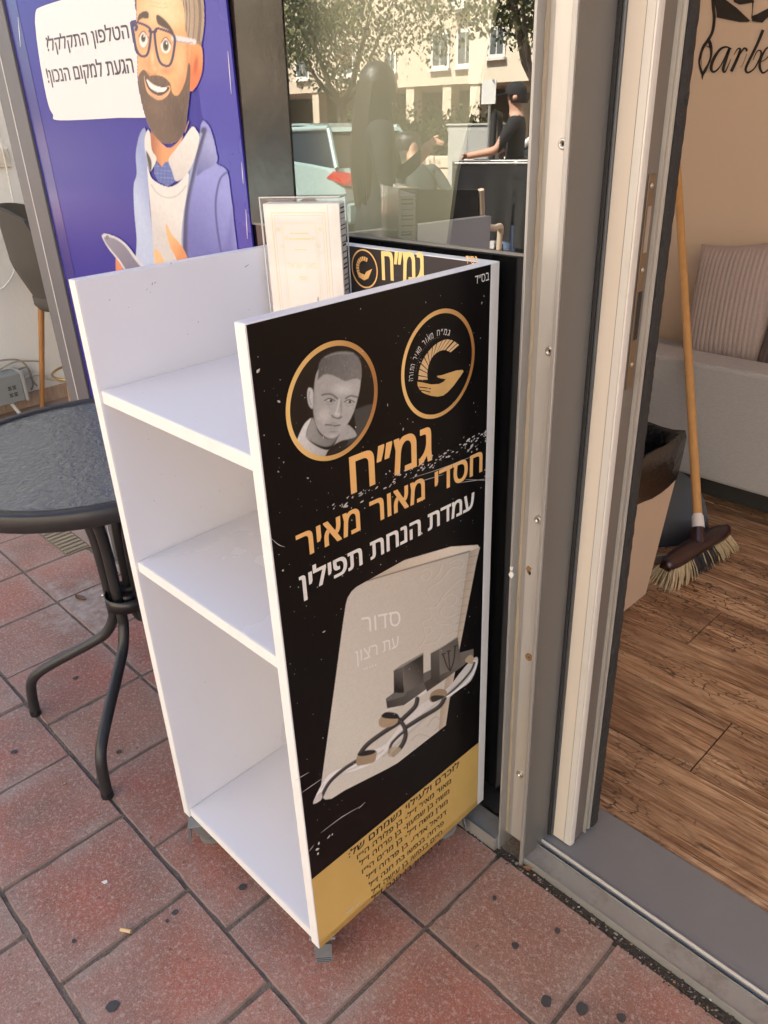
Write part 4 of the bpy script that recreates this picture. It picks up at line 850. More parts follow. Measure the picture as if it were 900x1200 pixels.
def emblem(b):
    h = lambda L: [(440 + x / 6.43, 360 + y / 6.43) for x, y in L]
    M1 = mat('emblem_gold', (.74, .52, .27), .35, .1, var=.1, scale=40)
    rays = [((560, 342), (598, 322), (630, 284), (590, 258)), ((545, 330), (575, 268), (592, 262), (562, 338)), ((520, 330), (540, 252), (586, 252), (545, 330))]
    inner = catmull([(566, 340), (520, 322), (470, 338), (425, 380), (400, 440), (390, 500), (394, 552)], 12); outer = catmull([(630, 284), (580, 250), (520, 245), (440, 290), (370, 375), (330, 470), (322, 556)], 12)
    N = 13; L = len(inner) - 1
    for k in range(N):
        i0 = int(k / N * L); i1 = max(i0 + 1, int((k + .80) / N * L)); SPP.poly(b, h([inner[i0], inner[i1], outer[i1], outer[i0]]), M1, .0007)
    hand = [(316, 562), (350, 566), (420, 582), (480, 578), (512, 562), (530, 542), (500, 538), (470, 530), (462, 518), (500, 512), (560, 492), (610, 476), (656, 472), (664, 484), (640, 520), (590, 590), (545, 640), (510, 666), (470, 674), (420, 668), (372, 652), (350, 640), (334, 622), (318, 590)]
    SPP.poly(b, h(hand), mat('hand_gold', (.72, .46, .17), .33, .2, var=.2, scale=30), .0007)
    for q in ([(330, 602), (370, 606), (418, 614)], [(336, 626), (370, 630), (414, 640)]): SPP.stroke(b, h(q), 1.0, M_blk, .0009)
    v_, f_ = 0, 0
    txt = 'גמ״ח מאור מאיר התורה'; arc = catmull([(560, 196), (505, 184), (440, 205), (378, 250), (325, 320), (290, 400), (270, 480), (264, 555)], 20); D = np.r_[0, np.cumsum(np.hypot(*np.diff(np.array(arc), axis=0).T))]; step = D[-1] / (len(txt) - .3)
    for i, chh in enumerate(txt):
        if chh == ' ': continue
        s0 = step * i; s1 = step * (i + .78); p = [np.array([np.interp(s, D, np.array(arc)[:, j]) for j in (0, 1)]) for s in (s0, s1)]
        A, B = SPP.ab(h([p[1]])[0]), SPP.ab(h([p[0]])[0]); v, f = glyphs(chh, .006); dx = np.array(B) - np.array(A); L2 = np.hypot(*dx); nx = np.array([-dx[1], dx[0]]) / L2; hh = .0078
        x = (v[:, 0] - v[:, 0].min()) / max(1e-6, np.ptp(v[:, 0])); wd = min(1, np.ptp(v[:, 0]) / .45); x = .5 + (x - .5) * wd; y = v[:, 1] / body_h(.006) * hh - hh * .5
        b.add([SPP.pt(*(np.array(A) + dx * xx + nx * yy), .0008) for xx, yy in zip(x, y)], f, M_lw)
    arc2 = catmull([(490, 226), (440, 240), (388, 285), (345, 345), (318, 415), (304, 490)], 8)
    for i in range(2, len(arc2) - 2, 2): SPP.stroke(b, h([arc2[i], arc2[i + 1]]), .55, mat('faint_gold', (.16, .12, .075), .4), .0007, 2)
ob('emblem', sp, emblem, normals=False)['label'] = 'gold emblem of a hand under a fan of rays'
def book_art():
    a0 = SPP.ab((366, 940))[0]; a1 = SPP.ab((566, 700))[0]
    P = Paint(SPP, (.004, min(a1 + .004, PV1)), (SPP.ab((372, 955))[1] - .02, SPP.ab((558, 622))[1] + .02), 330, 430)
    s = lambda L: [(300 + x / 3, 600 + y / 3) for x, y in L]; c = lambda L: [(360 + x / 4.286, 730 + y / 4.286) for x, y in L]; t = lambda L: [(380 + x / 4.737, 640 + y / 4.737) for x, y in L]
    # inside of the rear cover, front cover, spine
    P.poly(t([(205, 205), (250, 150), (300, 118), (700, 2), (850, -8), (862, 10), (845, 60), (800, 30), (240, 190)]), (176, 164, 146), smooth=0, col2=(204, 194, 178), grad=(t([(260, 160)])[0], t([(700, 10)])[0]))
    cover = [*[t([q])[0] for q in [(58, 758), (100, 440), (118, 320), (128, 285), (150, 250), (190, 212), (235, 190), (520, 108), (805, 28)]], *[t([q])[0] for q in [(860, 5), (842, 90), (815, 230), (778, 420), (745, 590)]], *c([(712, 390), (692, 530), (672, 568), (640, 596), (400, 732), (190, 838), (120, 882), (90, 886), (68, 870), (66, 830)])]
    m = P.poly(cover, (194, 190, 179), smooth=0, col2=(178, 171, 160), grad=((395, 850), (540, 700)))
    clip = np.clip(P.dist(cover) / .8 + .5, 0, 1)
    sp_ = t([(805, 30), (862, 5), (842, 90), (815, 230), (778, 420), (745, 590)]) + c([(712, 390), (692, 530), (655, 585), (668, 430), (690, 300)]) + t([(735, 520), (770, 280)])
    P.poly(sp_, (168, 152, 134), smooth=0, col2=(196, 184, 166), grad=(t([(770, 280)])[0], t([(825, 290)])[0]))
    for y in range(12):
        q = t([(800 - y * 9, 60 + y * 46), (846 - y * 9, 50 + y * 46)]); P.line(q, .7, (132, 118, 100), clip=clip, alpha=.6)
    P.line(t([(240, 190), (520, 108), (805, 28)]), 1.5, (110, 98, 86), soft=1.2); P.line(t([(805, 30), (768, 290), (735, 520)]), .8, (150, 136, 120), soft=1, clip=clip)
    for L in ([(520, 560), (560, 500), (540, 420), (590, 390), (570, 330)], [(560, 340), (620, 330), (660, 270), (740, 190), (780, 180)], [(600, 300), (570, 240), (640, 190), (700, 120), (760, 110)], [(530, 140), (570, 120), (590, 150), (560, 185), (530, 170), (545, 150)], [(660, 290), (700, 260), (730, 290), (700, 330), (660, 330), (640, 370), (680, 390), (730, 370)], [(545, 450), (580, 440), (590, 470), (560, 490), (548, 470)], [(600, 400), (640, 430), (690, 430), (720, 460), (690, 490), (640, 480)], [(690, 90), (740, 70), (770, 90), (750, 120), (720, 110)], [(560, 540), (610, 530), (640, 500)], [(600, 180), (630, 150), (650, 100)]):
        P.line(t(L), 1.0, (168, 158, 140), soft=1.0, clip=clip, alpha=.8); P.line([(x + .9, y + .7) for x, y in t(L)], .8, (206, 198, 182), soft=1.0, clip=clip, alpha=.6)
    for L in ([(520, 590), (560, 560), (620, 580), (590, 630), (540, 620)], [(600, 520), (640, 470), (670, 500), (640, 540)], [(530, 640), (580, 640), (640, 590), (670, 520)]): P.line(c(L), .9, (160, 150, 132), soft=1, clip=clip, alpha=.7)
    # satin ribbons
    P.poly(c([(30, 905), (60, 830), (110, 760), (190, 720), (250, 700), (330, 640), (400, 600), (500, 470), (600, 390), (700, 330), (790, 220), (845, 170), (855, 200), (820, 290), (740, 350), (640, 440), (560, 500), (480, 560), (400, 640), (330, 700), (240, 740), (170, 760), (110, 820), (70, 880)]), (222, 220, 216), col2=(190, 187, 182), grad=(c([(200, 800)])[0], c([(700, 300)])[0]), smooth=3)
    for L in ([(60, 880), (150, 770), (260, 715), (380, 640)], [(420, 600), (520, 500), (640, 410), (760, 300)], [(380, 670), (470, 590), (600, 470)]): P.line(c(L), 1.5, (160, 158, 154), soft=2, alpha=.7)
    P.poly(c([(370, 450), (440, 430), (540, 390), (640, 320), (600, 300), (470, 400), (400, 430)]), (205, 203, 198), soft=3)
    # two black boxes
    P.poly(c([(393, 380), (440, 345), (585, 250), (640, 225), (640, 300), (600, 330), (485, 412), (400, 428)]), (58, 56, 54), smooth=0, col2=(92, 90, 86), grad=(c([(400, 400)])[0], c([(600, 290)])[0]))
    P.poly(c([(393, 380), (440, 345), (500, 350), (485, 368), (400, 392)]), (96, 94, 90), smooth=0)
    P.poly(c([(585, 300), (660, 250), (760, 150), (833, 130), (834, 170), (780, 215), (700, 275), (600, 345)]), (62, 58, 54), smooth=0, col2=(112, 106, 98), grad=(c([(640, 300)])[0], c([(820, 150)])[0]))
    P.poly(c([(432, 238), (482, 216), (484, 350), (434, 352)]), (24, 23, 22), smooth=0, col2=(88, 86, 82), grad=(c([(440, 330)])[0], c([(470, 230)])[0]))
    P.poly(c([(482, 216), (582, 152), (582, 298), (484, 354)]), (100, 97, 92), smooth=0, col2=(44, 42, 40), grad=(c([(490, 300)])[0], c([(580, 220)])[0]))
    P.poly(c([(432, 238), (470, 210), (580, 148), (583, 156), (482, 217)]), (128, 125, 118), smooth=0)
    P.poly(c([(618, 152), (664, 128), (664, 300), (620, 300)]), (52, 50, 47), smooth=0, col2=(84, 81, 76), grad=(c([(620, 280)])[0], c([(660, 150)])[0]))
    P.poly(c([(664, 128), (754, 68), (772, 210), (664, 262)]), (108, 102, 94), smooth=0, col2=(84, 80, 74), grad=(c([(670, 240)])[0], c([(750, 100)])[0])); P.poly(c([(618, 152), (700, 104), (752, 66), (755, 72), (664, 130)]), (140, 134, 124), smooth=0)
    for L in ([(682, 160), (700, 215), (716, 240)], [(708, 146), (712, 200), (716, 236)], [(742, 118), (734, 190), (718, 238)], [(676, 158), (690, 152)], [(702, 142), (716, 138)], [(736, 118), (750, 112)]): P.line(c(L), 1.4, (34, 31, 28), smooth=3)
    # black straps with tan backs
    for L, w2 in (([(70, 872), (110, 800), (180, 735), (250, 690)], 4), ([(262, 660), (300, 610), (380, 550), (450, 505), (490, 470), (540, 420), (552, 380)], 5.2), ([(455, 480), (486, 520), (492, 570), (470, 620), (430, 660)], 5.2), ([(500, 520), (580, 470), (660, 420), (690, 375)], 5.0), ([(410, 650), (420, 610), (450, 575), (490, 540)], 3), ([(690, 372), (760, 310), (820, 240), (840, 190)], 2.2)):
        P.line(c(L), w2, (42, 40, 39), soft=1.2); P.line([(x - .6, y - .6) for x, y in c(L)], w2 * .12, (140, 137, 132), soft=1.4, alpha=.4)
    P.poly(c([(358, 490), (372, 470), (400, 478), (440, 470), (455, 490), (430, 515), (385, 525), (362, 515)]), (158, 138, 112), smooth=4); P.poly(c([(372, 462), (400, 446), (450, 455), (456, 478), (410, 480), (378, 474)]), (30, 29, 28), smooth=4)
    P.poly(c([(246, 680), (260, 660), (340, 640), (345, 670), (330, 700), (260, 715), (246, 708)]), (150, 132, 108), smooth=4); P.poly(c([(252, 662), (290, 640), (340, 638), (330, 656), (280, 668)]), (34, 33, 32), smooth=4)
    P.poly(c([(612, 385), (622, 350), (660, 330), (698, 340), (694, 372), (660, 385), (630, 398)]), (140, 122, 98), smooth=4); P.poly(c([(618, 374), (640, 362), (690, 368), (660, 386), (630, 396)]), (38, 36, 34), smooth=4)
    P.poly(c([(404, 660), (412, 630), (440, 622), (470, 630), (450, 660), (415, 672)]), (168, 152, 128), smooth=4, alpha=.8)
    P.poly(c([(30, 908), (36, 880), (64, 850), (74, 866), (66, 890)]), (190, 186, 182), smooth=3); P.poly(c([(790, 190), (815, 160), (836, 175), (828, 205)]), (170, 150, 124), smooth=3); P.line(c([(835, 190), (850, 200), (820, 270), (760, 330), (700, 370)]), 1.6, (236, 234, 230))
    P.grain(.025, 1); P.M = (P.M > .5).astype(float)
    P.build('book_print', sp, print_mat('book_art_print', .34), .0007, 1.25)['label'] = 'printed picture of a cream prayer book with two black boxes and straps'
    def ttl(b):
        M_t = mat('raised_title', (.80, .79, .75), .4)
        text_px(SPP, b, 'סדור', (424, 741.5), (469, 732), ((0, 0), (0, 0)), M_t, .0009, .004, hh=.026); text_px(SPP, b, 'עת רצון', (416.5, 776.5), (467, 757.5), ((0, 0), (0, 0)), M_t, .0009, .004, hh=.020)
        for k in range(5): SPP.poly(b, [(426 + 3.4 * k, 783 - 1.1 * k), (427.4 + 3.4 * k, 782.6 - 1.1 * k), (427.4 + 3.4 * k, 784.4 - 1.1 * k), (426 + 3.4 * k, 784.8 - 1.1 * k)], M_t, .0009)
    ob('book_title', sp, ttl, normals=False)
book_art()
def scuffs(b):
    def speck(a, z, r_, st=1., an=0.):
        n = 7; q = []
        for k in range(n):
            th = 6.283 * k / n; rr = r_ * random.uniform(.5, 1.2); x, y = rr * math.cos(th) * st, rr * math.sin(th); q.append(SPP.pt(a + x * math.cos(an) - y * math.sin(an), z + x * math.sin(an) + y * math.cos(an), .0011))
        b.add(q, [list(range(n))], M_dust)
    for k in range(330): speck(random.uniform(.006, PV1 - .004), random.uniform(Z0 + .26, Z1 - .01), random.choice([.00035, .0005, .0007, .0010]) * random.uniform(.7, 1.2), random.choice([1, 1, 2]), random.uniform(0, 3))
    A, B = SPP.ab((385, 595)), SPP.ab((579, 507))
    for k in range(120):
        t = random.random(); speck(min(PV1 - .003, A[0] + (B[0] - A[0]) * t + random.gauss(0, .004)), A[1] + (B[1] - A[1]) * t + random.gauss(0, .006), random.uniform(.0006, .0018), random.choice([1, 2.4, 3]), -.0 + random.uniform(-.3, .6))
    st = lambda L, w2: SPP.stroke(b, L, w2, M_dust, .0011)
    for L in ([(480, 561), (520, 548), (560, 532)], [(486, 566), (520, 556)], [(545, 562), (574, 563)], [(316, 629), (326, 638), (334, 641)], [(536, 566), (578, 560)], [(345, 915), (362, 905)], [(352, 930), (378, 912)], [(362, 998), (368, 990)], [(376, 976), (400, 958), (424, 944)], [(420, 948), (428, 940)], [(380, 918), (376, 925)]): st(L, [.15, .7, .2])
    for px, r_ in (((371, 995), .0028), ((373, 988), .0022), ((372, 1000), .002), ((385, 980), .0022), ((389, 977), .0018), ((400, 957), .0012), ((488, 932), .0012), ((493, 625), .0024), ((491, 622), .0016), ((379, 740), .0018), ((302, 434), .002), ((372, 350), .0016), ((326, 470), .0018), ((578, 545), .0018), ((577, 553), .0014), ((456, 552), .0012), ((360, 560), .0012), ((331, 668), .0016), ((476, 930), .001)):
        speck(min(SPP.ab(px)[0], PV1 - .002), SPP.ab(px)[1], r_, 1.6, random.uniform(0, 3))
    for L in ([(406, 1070), (414, 1063)], [(418, 1061), (422, 1057)]): st(L, 1.1)
tag(ob('scuff_marks', sp, scuffs, normals=False), kind='stuff')
BPP = Plane(tuple(cp(0, D_ - T_, 0)), tuple(-VD), tuple(-UD))
def header(b):
    e = cp(0, D_ - T_ - .0004, 0); 
    pts = [cp(W_ - T_ - .001, D_ - T_ - .0004, S1 + .001), cp(T_ + .001, D_ - T_ - .0004, S1 + .001), cp(T_ + .001, D_ - T_ - .0004, Z1 - .001), cp(W_ - T_ - .001, D_ - T_ - .0004, Z1 - .001)]
    b.add(pts, [[0, 1, 2, 3]], M_br)
hp = ob('header_print', bp, header, normals=False)
def htx(b):
    M_y = mat('yellow_lettering', (.82, .60, .22), .4)
    text_px(BPP, b, 'גמ״ח', (449, 327.5), (497, 331), ((0, 0), (0, 0)), M_y, .0008, .02, hh=.042)
    pass
ob('header_lettering', bp, htx, normals=False)
ob('header_lettering', bp, lambda b: text_px(BPP, b, 'בס״ד', (546, 308.5), (560, 309.5), ((0, 0), (0, 0)), M_or, .0008, .004, hh=.010), normals=False)
def htx(b):
    c = BPP.ab((427.5, 315)); BPP.ring(b, c, .0275, .030, M_or, .0008)
    for k in range(11): 
        t0, t1 = R(62 + k * 16), R(62 + k * 16 + 12); b.add([BPP.pt(c[0] + r_ * math.cos(t), c[1] + r_ * math.sin(t), .0008) for r_, t in ((.0125, t0), (.0125, t1), (.019, t1), (.019, t0))], [[0, 1, 2, 3]], M_or)
    b.add([BPP.pt(c[0] + x, c[1] + y, .0009) for x, y in ((-.017, -.006), (.0, -.009), (.004, -.004), (.018, .002), (.008, -.014), (-.002, -.018), (-.014, -.014))], [list(range(7))], M_or)
ob('header_emblem', bp, htx, normals=False)

# ------------------------------------------------------------------ white booklet in a clear acrylic case on the top shelf
M_acr = bpy.data.materials.new('clear_acrylic'); M_acr.use_nodes = True
def _acr():
    n = M_acr.node_tree.nodes; l = M_acr.node_tree.links; n.remove(n['Principled BSDF']); t = n.new('ShaderNodeBsdfTransparent'); t.inputs[0].default_value = (.99, .99, .99, 1); g = n.new('ShaderNodeBsdfGlossy'); g.inputs['Roughness'].default_value = .04; fr = n.new('ShaderNodeFresnel'); fr.inputs[0].default_value = 1.45; mx = n.new('ShaderNodeMixShader'); l.new(fr.outputs[0], mx.inputs[0]); l.new(t.outputs[0], mx.inputs[1]); l.new(g.outputs[0], mx.inputs[2]); l.new(mx.outputs[0], n['Material Output'].inputs[0])
_acr()
bd = Vector((math.cos(R(31)), math.sin(R(31)), 0)); bn = Vector((bd.y, -bd.x, 0))        # width direction, front normal
bo = Vector((-1.05, .757, S1 + .001)); BW, BH, BT = .128, .2335, .030
MBk = Matrix(((bd.x, -bn.x, 0, bo.x), (bd.y, -bn.y, 0, bo.y), (0, 0, 1, bo.z), (0, 0, 0, 1)))
M_bk = mat('booklet_white', (.90, .895, .89), .5, var=.01)
bk = thing('prayer_booklet', 'white ornamental booklet with faint gold print standing in the clear case', 'booklet', tuple(bo))
ob('cover', bk, lambda b: b.box((.003, .0018, .002), (BW - .003, BT - .002, BH - .009), M_bk, .0008, MBk))
KP = Plane(tuple(MBk @ Vector((0, .0018, -bo.z))), tuple(bn), tuple(bd))
def orn(b):
    M_y = mat('pale_gold_ink', (.86, .82, .58), .3); M_g = mat('pale_grey_ink', (.76, .74, .76), .4); M_w = mat('bright_white_ink', (.88, .88, .88), .3)
    X0, X1, ZB, ZT = .016, BW - .026, bo.z + .01, bo.z + BH - .022
    for q, mt, w2 in ((0, M_y, .0016), (.004, M_g, .0007), (.013, M_w, .002), (.016, M_y, .0006)):
        L = [(X0 + q, ZB), (X0 + q, ZT - q), (X1 - q, ZT - q), (X1 - q, ZB)]
        for i in range(3): KP.stroke(b, [L[i], L[i + 1]], w2, mt, .0003 + q * .01, 2, px=False)
    KP.stroke(b, [(BW - .021, bo.z + .004), (BW - .021, bo.z + BH - .012)], .0012, M_g, .0003, 2, px=False); KP.stroke(b, [(BW - .0105, bo.z + .004), (BW - .0105, bo.z + BH - .012)], .009, M_w, .0003, 2, px=False)
    cx = (X0 + X1) / 2
    for sx in (-1, 1):
        for k in range(5): KP.ring(b, (cx + sx * (.018 + .004 * k), ZT - .034 - .006 * k + .003 * (k % 2)), .0016, .0028, M_y if k % 2 else M_w, .0004, 14)
        KP.ring(b, (cx + sx * .034, ZT - .012), .002, .005, M_w, .0004, 18); KP.ring(b, (cx + sx * .034, ZT - .024), .001, .003, M_y, .0004, 18)
    for z, wd, h_ in ((ZT - .030, .030, .004), (ZT - .038, .036, .005), (ZT - .054, .020, .003)): KP.stroke(b, [(cx - wd / 2, z), (cx + wd / 2, z)], h_ * .5, M_y, .0004, 2, px=False)
    text_on(KP, b, 'מאור ישראל', cx - .024, cx + .024, ZT - .082, ZT - .082, .0085, M_y, .0004, .008); text_on(KP, b, 'ספר', cx - .007, cx + .007, ZT - .100, ZT - .100, .006, M_y, .0004)
    for sx in (-1, 1): KP.ring(b, (cx + sx * .0105, ZT - .146), .0062, .0075, M_y, .0004, 30); KP.ring(b, (cx + sx * .0105, ZT - .146), .0 if sx < 0 else .003, .004, M_y, .0004, 20)
    KP.stroke(b, [(cx - .02, ZT - .128), (cx + .018, ZT - .128)], .002, M_w, .0004, 2, px=False)
ob('cover_print', bk, orn, normals=False)
def pages(b):
    b.box((BW - .0032, .0022, .004), (BW - .0026, BT - .0025, BH - .011), mat('page_edges', (.50, .48, .46), .8, var=.25, scale=300, stretch=(1, 1, .1)), 0, MBk)
    for k in range(26):
        z = .012 + k * .0082 + random.uniform(-.002, .002); b.box((BW - .0026, .0045 + random.uniform(0, .004), z), (BW - .0024, BT - .004, z + random.uniform(.0008, .003)), M_rub, 0, MBk)
ob('page_block', bk, pages)
ac = thing('acrylic_case', 'clear acrylic case around the white booklet on the top shelf of the stand', 'case', tuple(bo))
ob('front_sheet', ac, lambda b: b.box((0, -.0012, 0), (BW, .0008, BH), M_acr, .0003, MBk)); ob('rear_sheet', ac, lambda b: b.box((0, BT - .001, 0), (BW, BT + .001, BH), M_acr, .0003, MBk))
M_rim = mat('acrylic_edge', (.52, .53, .54), .15, var=.1, scale=60, spec=.8)
ob('edge', ac, lambda b: (b.box((0, -.0014, BH - .0018), (BW, BT + .0012, BH), M_acr, 0, MBk), b.box((-.0012, -.0014, 0), (.0006, .0006, BH + .0006), M_rim, 0, MBk), b.box((-.001, -.0015, BH - .0004), (BW, .0004, BH + .0012), M_rim, 0, MBk), b.box((BW - .0012, BT - .0005, 0), (BW + .0006, BT + .0012, BH), M_rim, 0, MBk), b.box((BW - .0012, -.0014, BH - .0002), (BW + .0004, BT + .0012, BH + .001), M_rim, 0, MBk)))

# ------------------------------------------------------------------ round bistro table
M_tm = mat('charcoal_table_metal', (.028, .027, .028), .38, .25, var=.15, scale=90, bump=.05, bscale=400)
M_pl = mat('black_plastic', (.014, .014, .015), .35, var=.15)
TC = (-1.505, .597); TH_ = .70; TR = .3165
tb = thing('bistro_table', 'round bistro table with a rippled smoked glass top and bent charcoal tube legs', 'table', (*TC, 0))
ob('rim', tb, lambda b: b.lathe([(TR - .026, TH_ - .001), (TR - .004, TH_ + .0012), (TR, TH_ - .003), (TR, TH_ - .030), (TR - .003, TH_ - .034), (TR - .012, TH_ - .034), (TR - .014, TH_ - .010), (TR - .026, TH_ - .009)], M_tm, (*TC, 0), 96, closed=True))
m = bpy.data.materials.new('rippled_glass'); m.use_nodes = True
def _rg():
    n = m.node_tree.nodes; l = m.node_tree.links; n.remove(n['Principled BSDF']); tc = n.new('ShaderNodeTexCoord'); nz = n.new('ShaderNodeTexNoise'); nz.inputs['Scale'].default_value = 48; nz.inputs['Detail'].default_value = 3; nz.inputs['Distortion'].default_value = 1.2
    mp = n.new('ShaderNodeMapping'); mp.inputs['Scale'].default_value = (1, 1, .1); l.new(tc.outputs['Object'], mp.inputs[0]); l.new(mp.outputs[0], nz.inputs[0])
    bu = n.new('ShaderNodeBump'); bu.inputs['Strength'].default_value = .7; bu.inputs['Distance'].default_value = .006; l.new(nz.outputs[0], bu.inputs['Height'])
    rf = n.new('ShaderNodeBsdfRefraction'); rf.inputs[0].default_value = (.50, .54, .51, 1); rf.inputs['Roughness'].default_value = .12; rf.inputs['IOR'].default_value = 1.06; l.new(bu.outputs[0], rf.inputs['Normal'])
    tr = n.new('ShaderNodeBsdfTransparent'); tr.inputs[0].default_value = (.6, .63, .61, 1)
    df_ = n.new('ShaderNodeBsdfDiffuse'); df_.inputs[0].default_value = (.26, .275, .26, 1); l.new(bu.outputs[0], df_.inputs['Normal'])
    gl = n.new('ShaderNodeBsdfGlossy'); gl.inputs['Roughness'].default_value = .12; l.new(bu.outputs[0], gl.inputs['Normal'])
    m1 = n.new('ShaderNodeMixShader'); m1.inputs[0].default_value = .5; l.new(tr.outputs[0], m1.inputs[1]); l.new(df_.outputs[0], m1.inputs[2])
    fr = n.new('ShaderNodeFresnel'); fr.inputs[0].default_value = 1.5; l.new(bu.outputs[0], fr.inputs['Normal']); m2 = n.new('ShaderNodeMixShader'); l.new(fr.outputs[0], m2.inputs[0]); l.new(m1.outputs[0], m2.inputs[1]); l.new(gl.outputs[0], m2.inputs[2]); l.new(m2.outputs[0], n['Material Output'].inputs[0]); n.remove(rf)
_rg()
ob('glass_top', tb, lambda b: b.lathe([(0, TH_ - .004), (TR - .0265, TH_ - .004), (TR - .0265, TH_ - .008), (0, TH_ - .008)], m, (*TC, 0), 72, smooth=False))
for sx, sy in ((1, -1), (-1, -1), (1, 1), (-1, 1)):
    d = Vector((sx * .184, sy * .203, 0)).normalized(); d0 = d
    prof = [(.215, TH_ - .022), (.16, TH_ - .03), (.075, TH_ - .10), (.040, TH_ - .19), (.033, .40), (.033, .30), (.037, .27), (.060, .232), (.10, .205), (.20, .152), (.247, .122), (.266, .098), (.273, .07), (.277, .035), (.279, .0)]
    P_ = catmull([(TC[0] + d.x * r_, TC[1] + d.y * r_, z) for r_, z in prof], 4)
    lg = ob('leg', tb, lambda b: b.tube(P_, .0122, M_tm, 16))
    ob('foot_cap', lg, lambda b: b.tube([(TC[0] + d.x * .279, TC[1] + d.y * .279, .0), (TC[0] + d.x * .279, TC[1] + d.y * .279, .012)], .0131, M_pl, 16))
    ob('screw', lg, lambda b: b.tube([(TC[0] + d.x * .045, TC[1] + d.y * .045, .335), (TC[0] + d.x * .0495, TC[1] + d.y * .0495, .335)], .0048, M_steel, 12))
def ringp(b):
    b.lathe([(.047, .322), (.050, .322), (.050, .352), (.047, .352)], M_pl, (TC[0] + .02, TC[1] - .0, 0), 40, closed=True); b.lathe([(.018, .325), (.021, .325), (.021, .350), (.018, .350)], M_pl, (TC[0] + .02, TC[1], 0), 24, closed=True)
    for k in range(4):
        a = k * math.pi / 2 + .4; b.box((.0205, -.0015, .325), (.0475, .0015, .349), M_pl, 0, Matrix.Translation((TC[0] + .02, TC[1], 0)) @ Matrix.Rotation(a, 4, 'Z'))
ob('brace_ring', tb, ringp)

# ------------------------------------------------------------------ recess: bar stool, meter box, pole, socket, cords
M_fab = mat('dark_grey_upholstery', (.075, .068, .060), .85, var=.15, scale=200, bump=.2, bscale=500)
M_fabi = mat('grey_upholstery_inside', (.10, .085, .066), .8, var=.15, scale=200, bump=.2, bscale=500)
M_oak = mat('orange_wood', (.40, .19, .065), .45, var=.25, scale=12, stretch=(6, 6, .5))
bs = thing('bar_stool', 'dark grey bucket bar stool on round wooden legs in the white recess', 'bar stool', (-3.7, 1.44, 0))
SX, SY = -3.70, 1.535
def shell(b):
    N, Mz = 18, 12; vs = []; vi = []
    for j in range(Mz + 1):
        t = j / Mz; z = .515 + .455 * t; rr = .135 + .075 * min(1, t * 2.2) + .02 * t; half = R(105) - R(38) * t
        for i in range(N + 1):
            a = -half + 2 * half * i / N; th = R(238) + a; ed = abs(a) / half; zz = z - .05 * t * ed ** 3
            for L, q in ((vs, rr), (vi, rr - .022)): L.append((SX + q * 1.05 * math.cos(th), SY + q * math.sin(th), zz if L is vs else max(zz, .56)))
    w_ = N + 1; k = len(vs); f = [[j * w_ + i, j * w_ + i + 1, (j + 1) * w_ + i + 1, (j + 1) * w_ + i] for j in range(Mz) for i in range(N)]
    b.add(vs, f, M_fab, True); b.add(vi, [x[::-1] for x in f], M_fabi, True)
    rimf = [[Mz * w_ + i, Mz * w_ + i + 1, k + Mz * w_ + i + 1, k + Mz * w_ + i] for i in range(N)] + [[j * w_ + e, (j + 1) * w_ + e, k + (j + 1) * w_ + e, k + j * w_ + e] for j in range(Mz) for e in (0, N)]
    b.add(vs + vi, rimf, M_fab)
ob('backrest', bs, shell)
ob('seat', bs, lambda b: b.lathe([(0, .50), (.10, .502), (.145, .515), (.165, .54), (.165, .575), (.14, .592), (0, .595)], M_fab, (SX, SY, 0), 36))
for dx, dy in ((-.20, -.165), (.15, -.17), (-.16, .17), (.16, .17)): ob('leg', bs, lambda b: b.tube([(SX + dx * .62, SY + dy * .62, .505), (SX + dx * 1.08, SY + dy * 1.08, .0045)], [.0145, .0115], M_oak, 14))
ob('footrest', bs, lambda b: b.tube(catmull([(SX + .16 * math.cos(a) * 1.0, SY + .16 * math.sin(a), .20) for a in np.linspace(0, 6.283, 13)], 3), .006, mat('brass_footrest', (.45, .30, .12), .35, .9), 10))
M_mb = mat('grey_meter_box', (.235, .25, .245), .5, var=.08, scale=15, dirt=.4, dcol=(.33, .3, .25), dscale=10)
eb = thing('electric_box', 'grey electric box with vent slots lying by the white recess wall', 'electric box', (-3.93, 1.2, .06))
ob('body', eb, lambda b: b.box((-3.985, 1.0, .078), (-3.87, 1.275, .215), M_mb, .004))
ob('cover', eb, lambda b: b.box((-3.986, 1.2755, .074), (-3.865, 1.292, .222), mat('pale_meter_cover', (.36, .36, .34), .5, var=.1), .003))
ob('vent_slots', eb, lambda b: [b.box((-3.8698, 1.205 + .022 * i, .11 + .034 * j + k * .007), (-3.8688, 1.221 + .022 * i, .114 + .034 * j + k * .007), M_rub) for i in range(2) for j in range(2) for k in range(3)])
pl_ = MB(); pl_.tube([(-3.90, 1.238, .011), (-3.955, .99, .62)], .009, mat('white_pole', (.72, .72, .71), .4), 14); tag(pl_.build('pole'), 'slim white pole leaning in front of the grey electric box', 'pole')
cb = MB(); M_cab = mat('grey_cable', (.33, .29, .23), .6)
for k, L in enumerate(([(-3.96, 1.12, .225), (-3.95, 1.2, .27), (-3.94, 1.30, .262), (-3.95, 1.345, .215), (-3.97, 1.36, .14), (-3.98, 1.38, .10)], [(-3.96, 1.2, .222), (-3.95, 1.29, .25), (-3.93, 1.38, .238), (-3.96, 1.42, .22)], [(-3.97, 1.30, .15), (-3.975, 1.39, .16), (-3.975, 1.45, .12), (-3.97, 1.56, .085), (-3.965, 1.72, .078)], [(-3.97, 1.29, .20), (-3.965, 1.35, .205), (-3.97, 1.36, .12), (-3.975, 1.345, .09)])): cb.tube(catmull(L, 6), .0045 if k != 2 else .008, M_cab if k != 2 else mat('cream_hose', (.62, .57, .47), .6), 8)
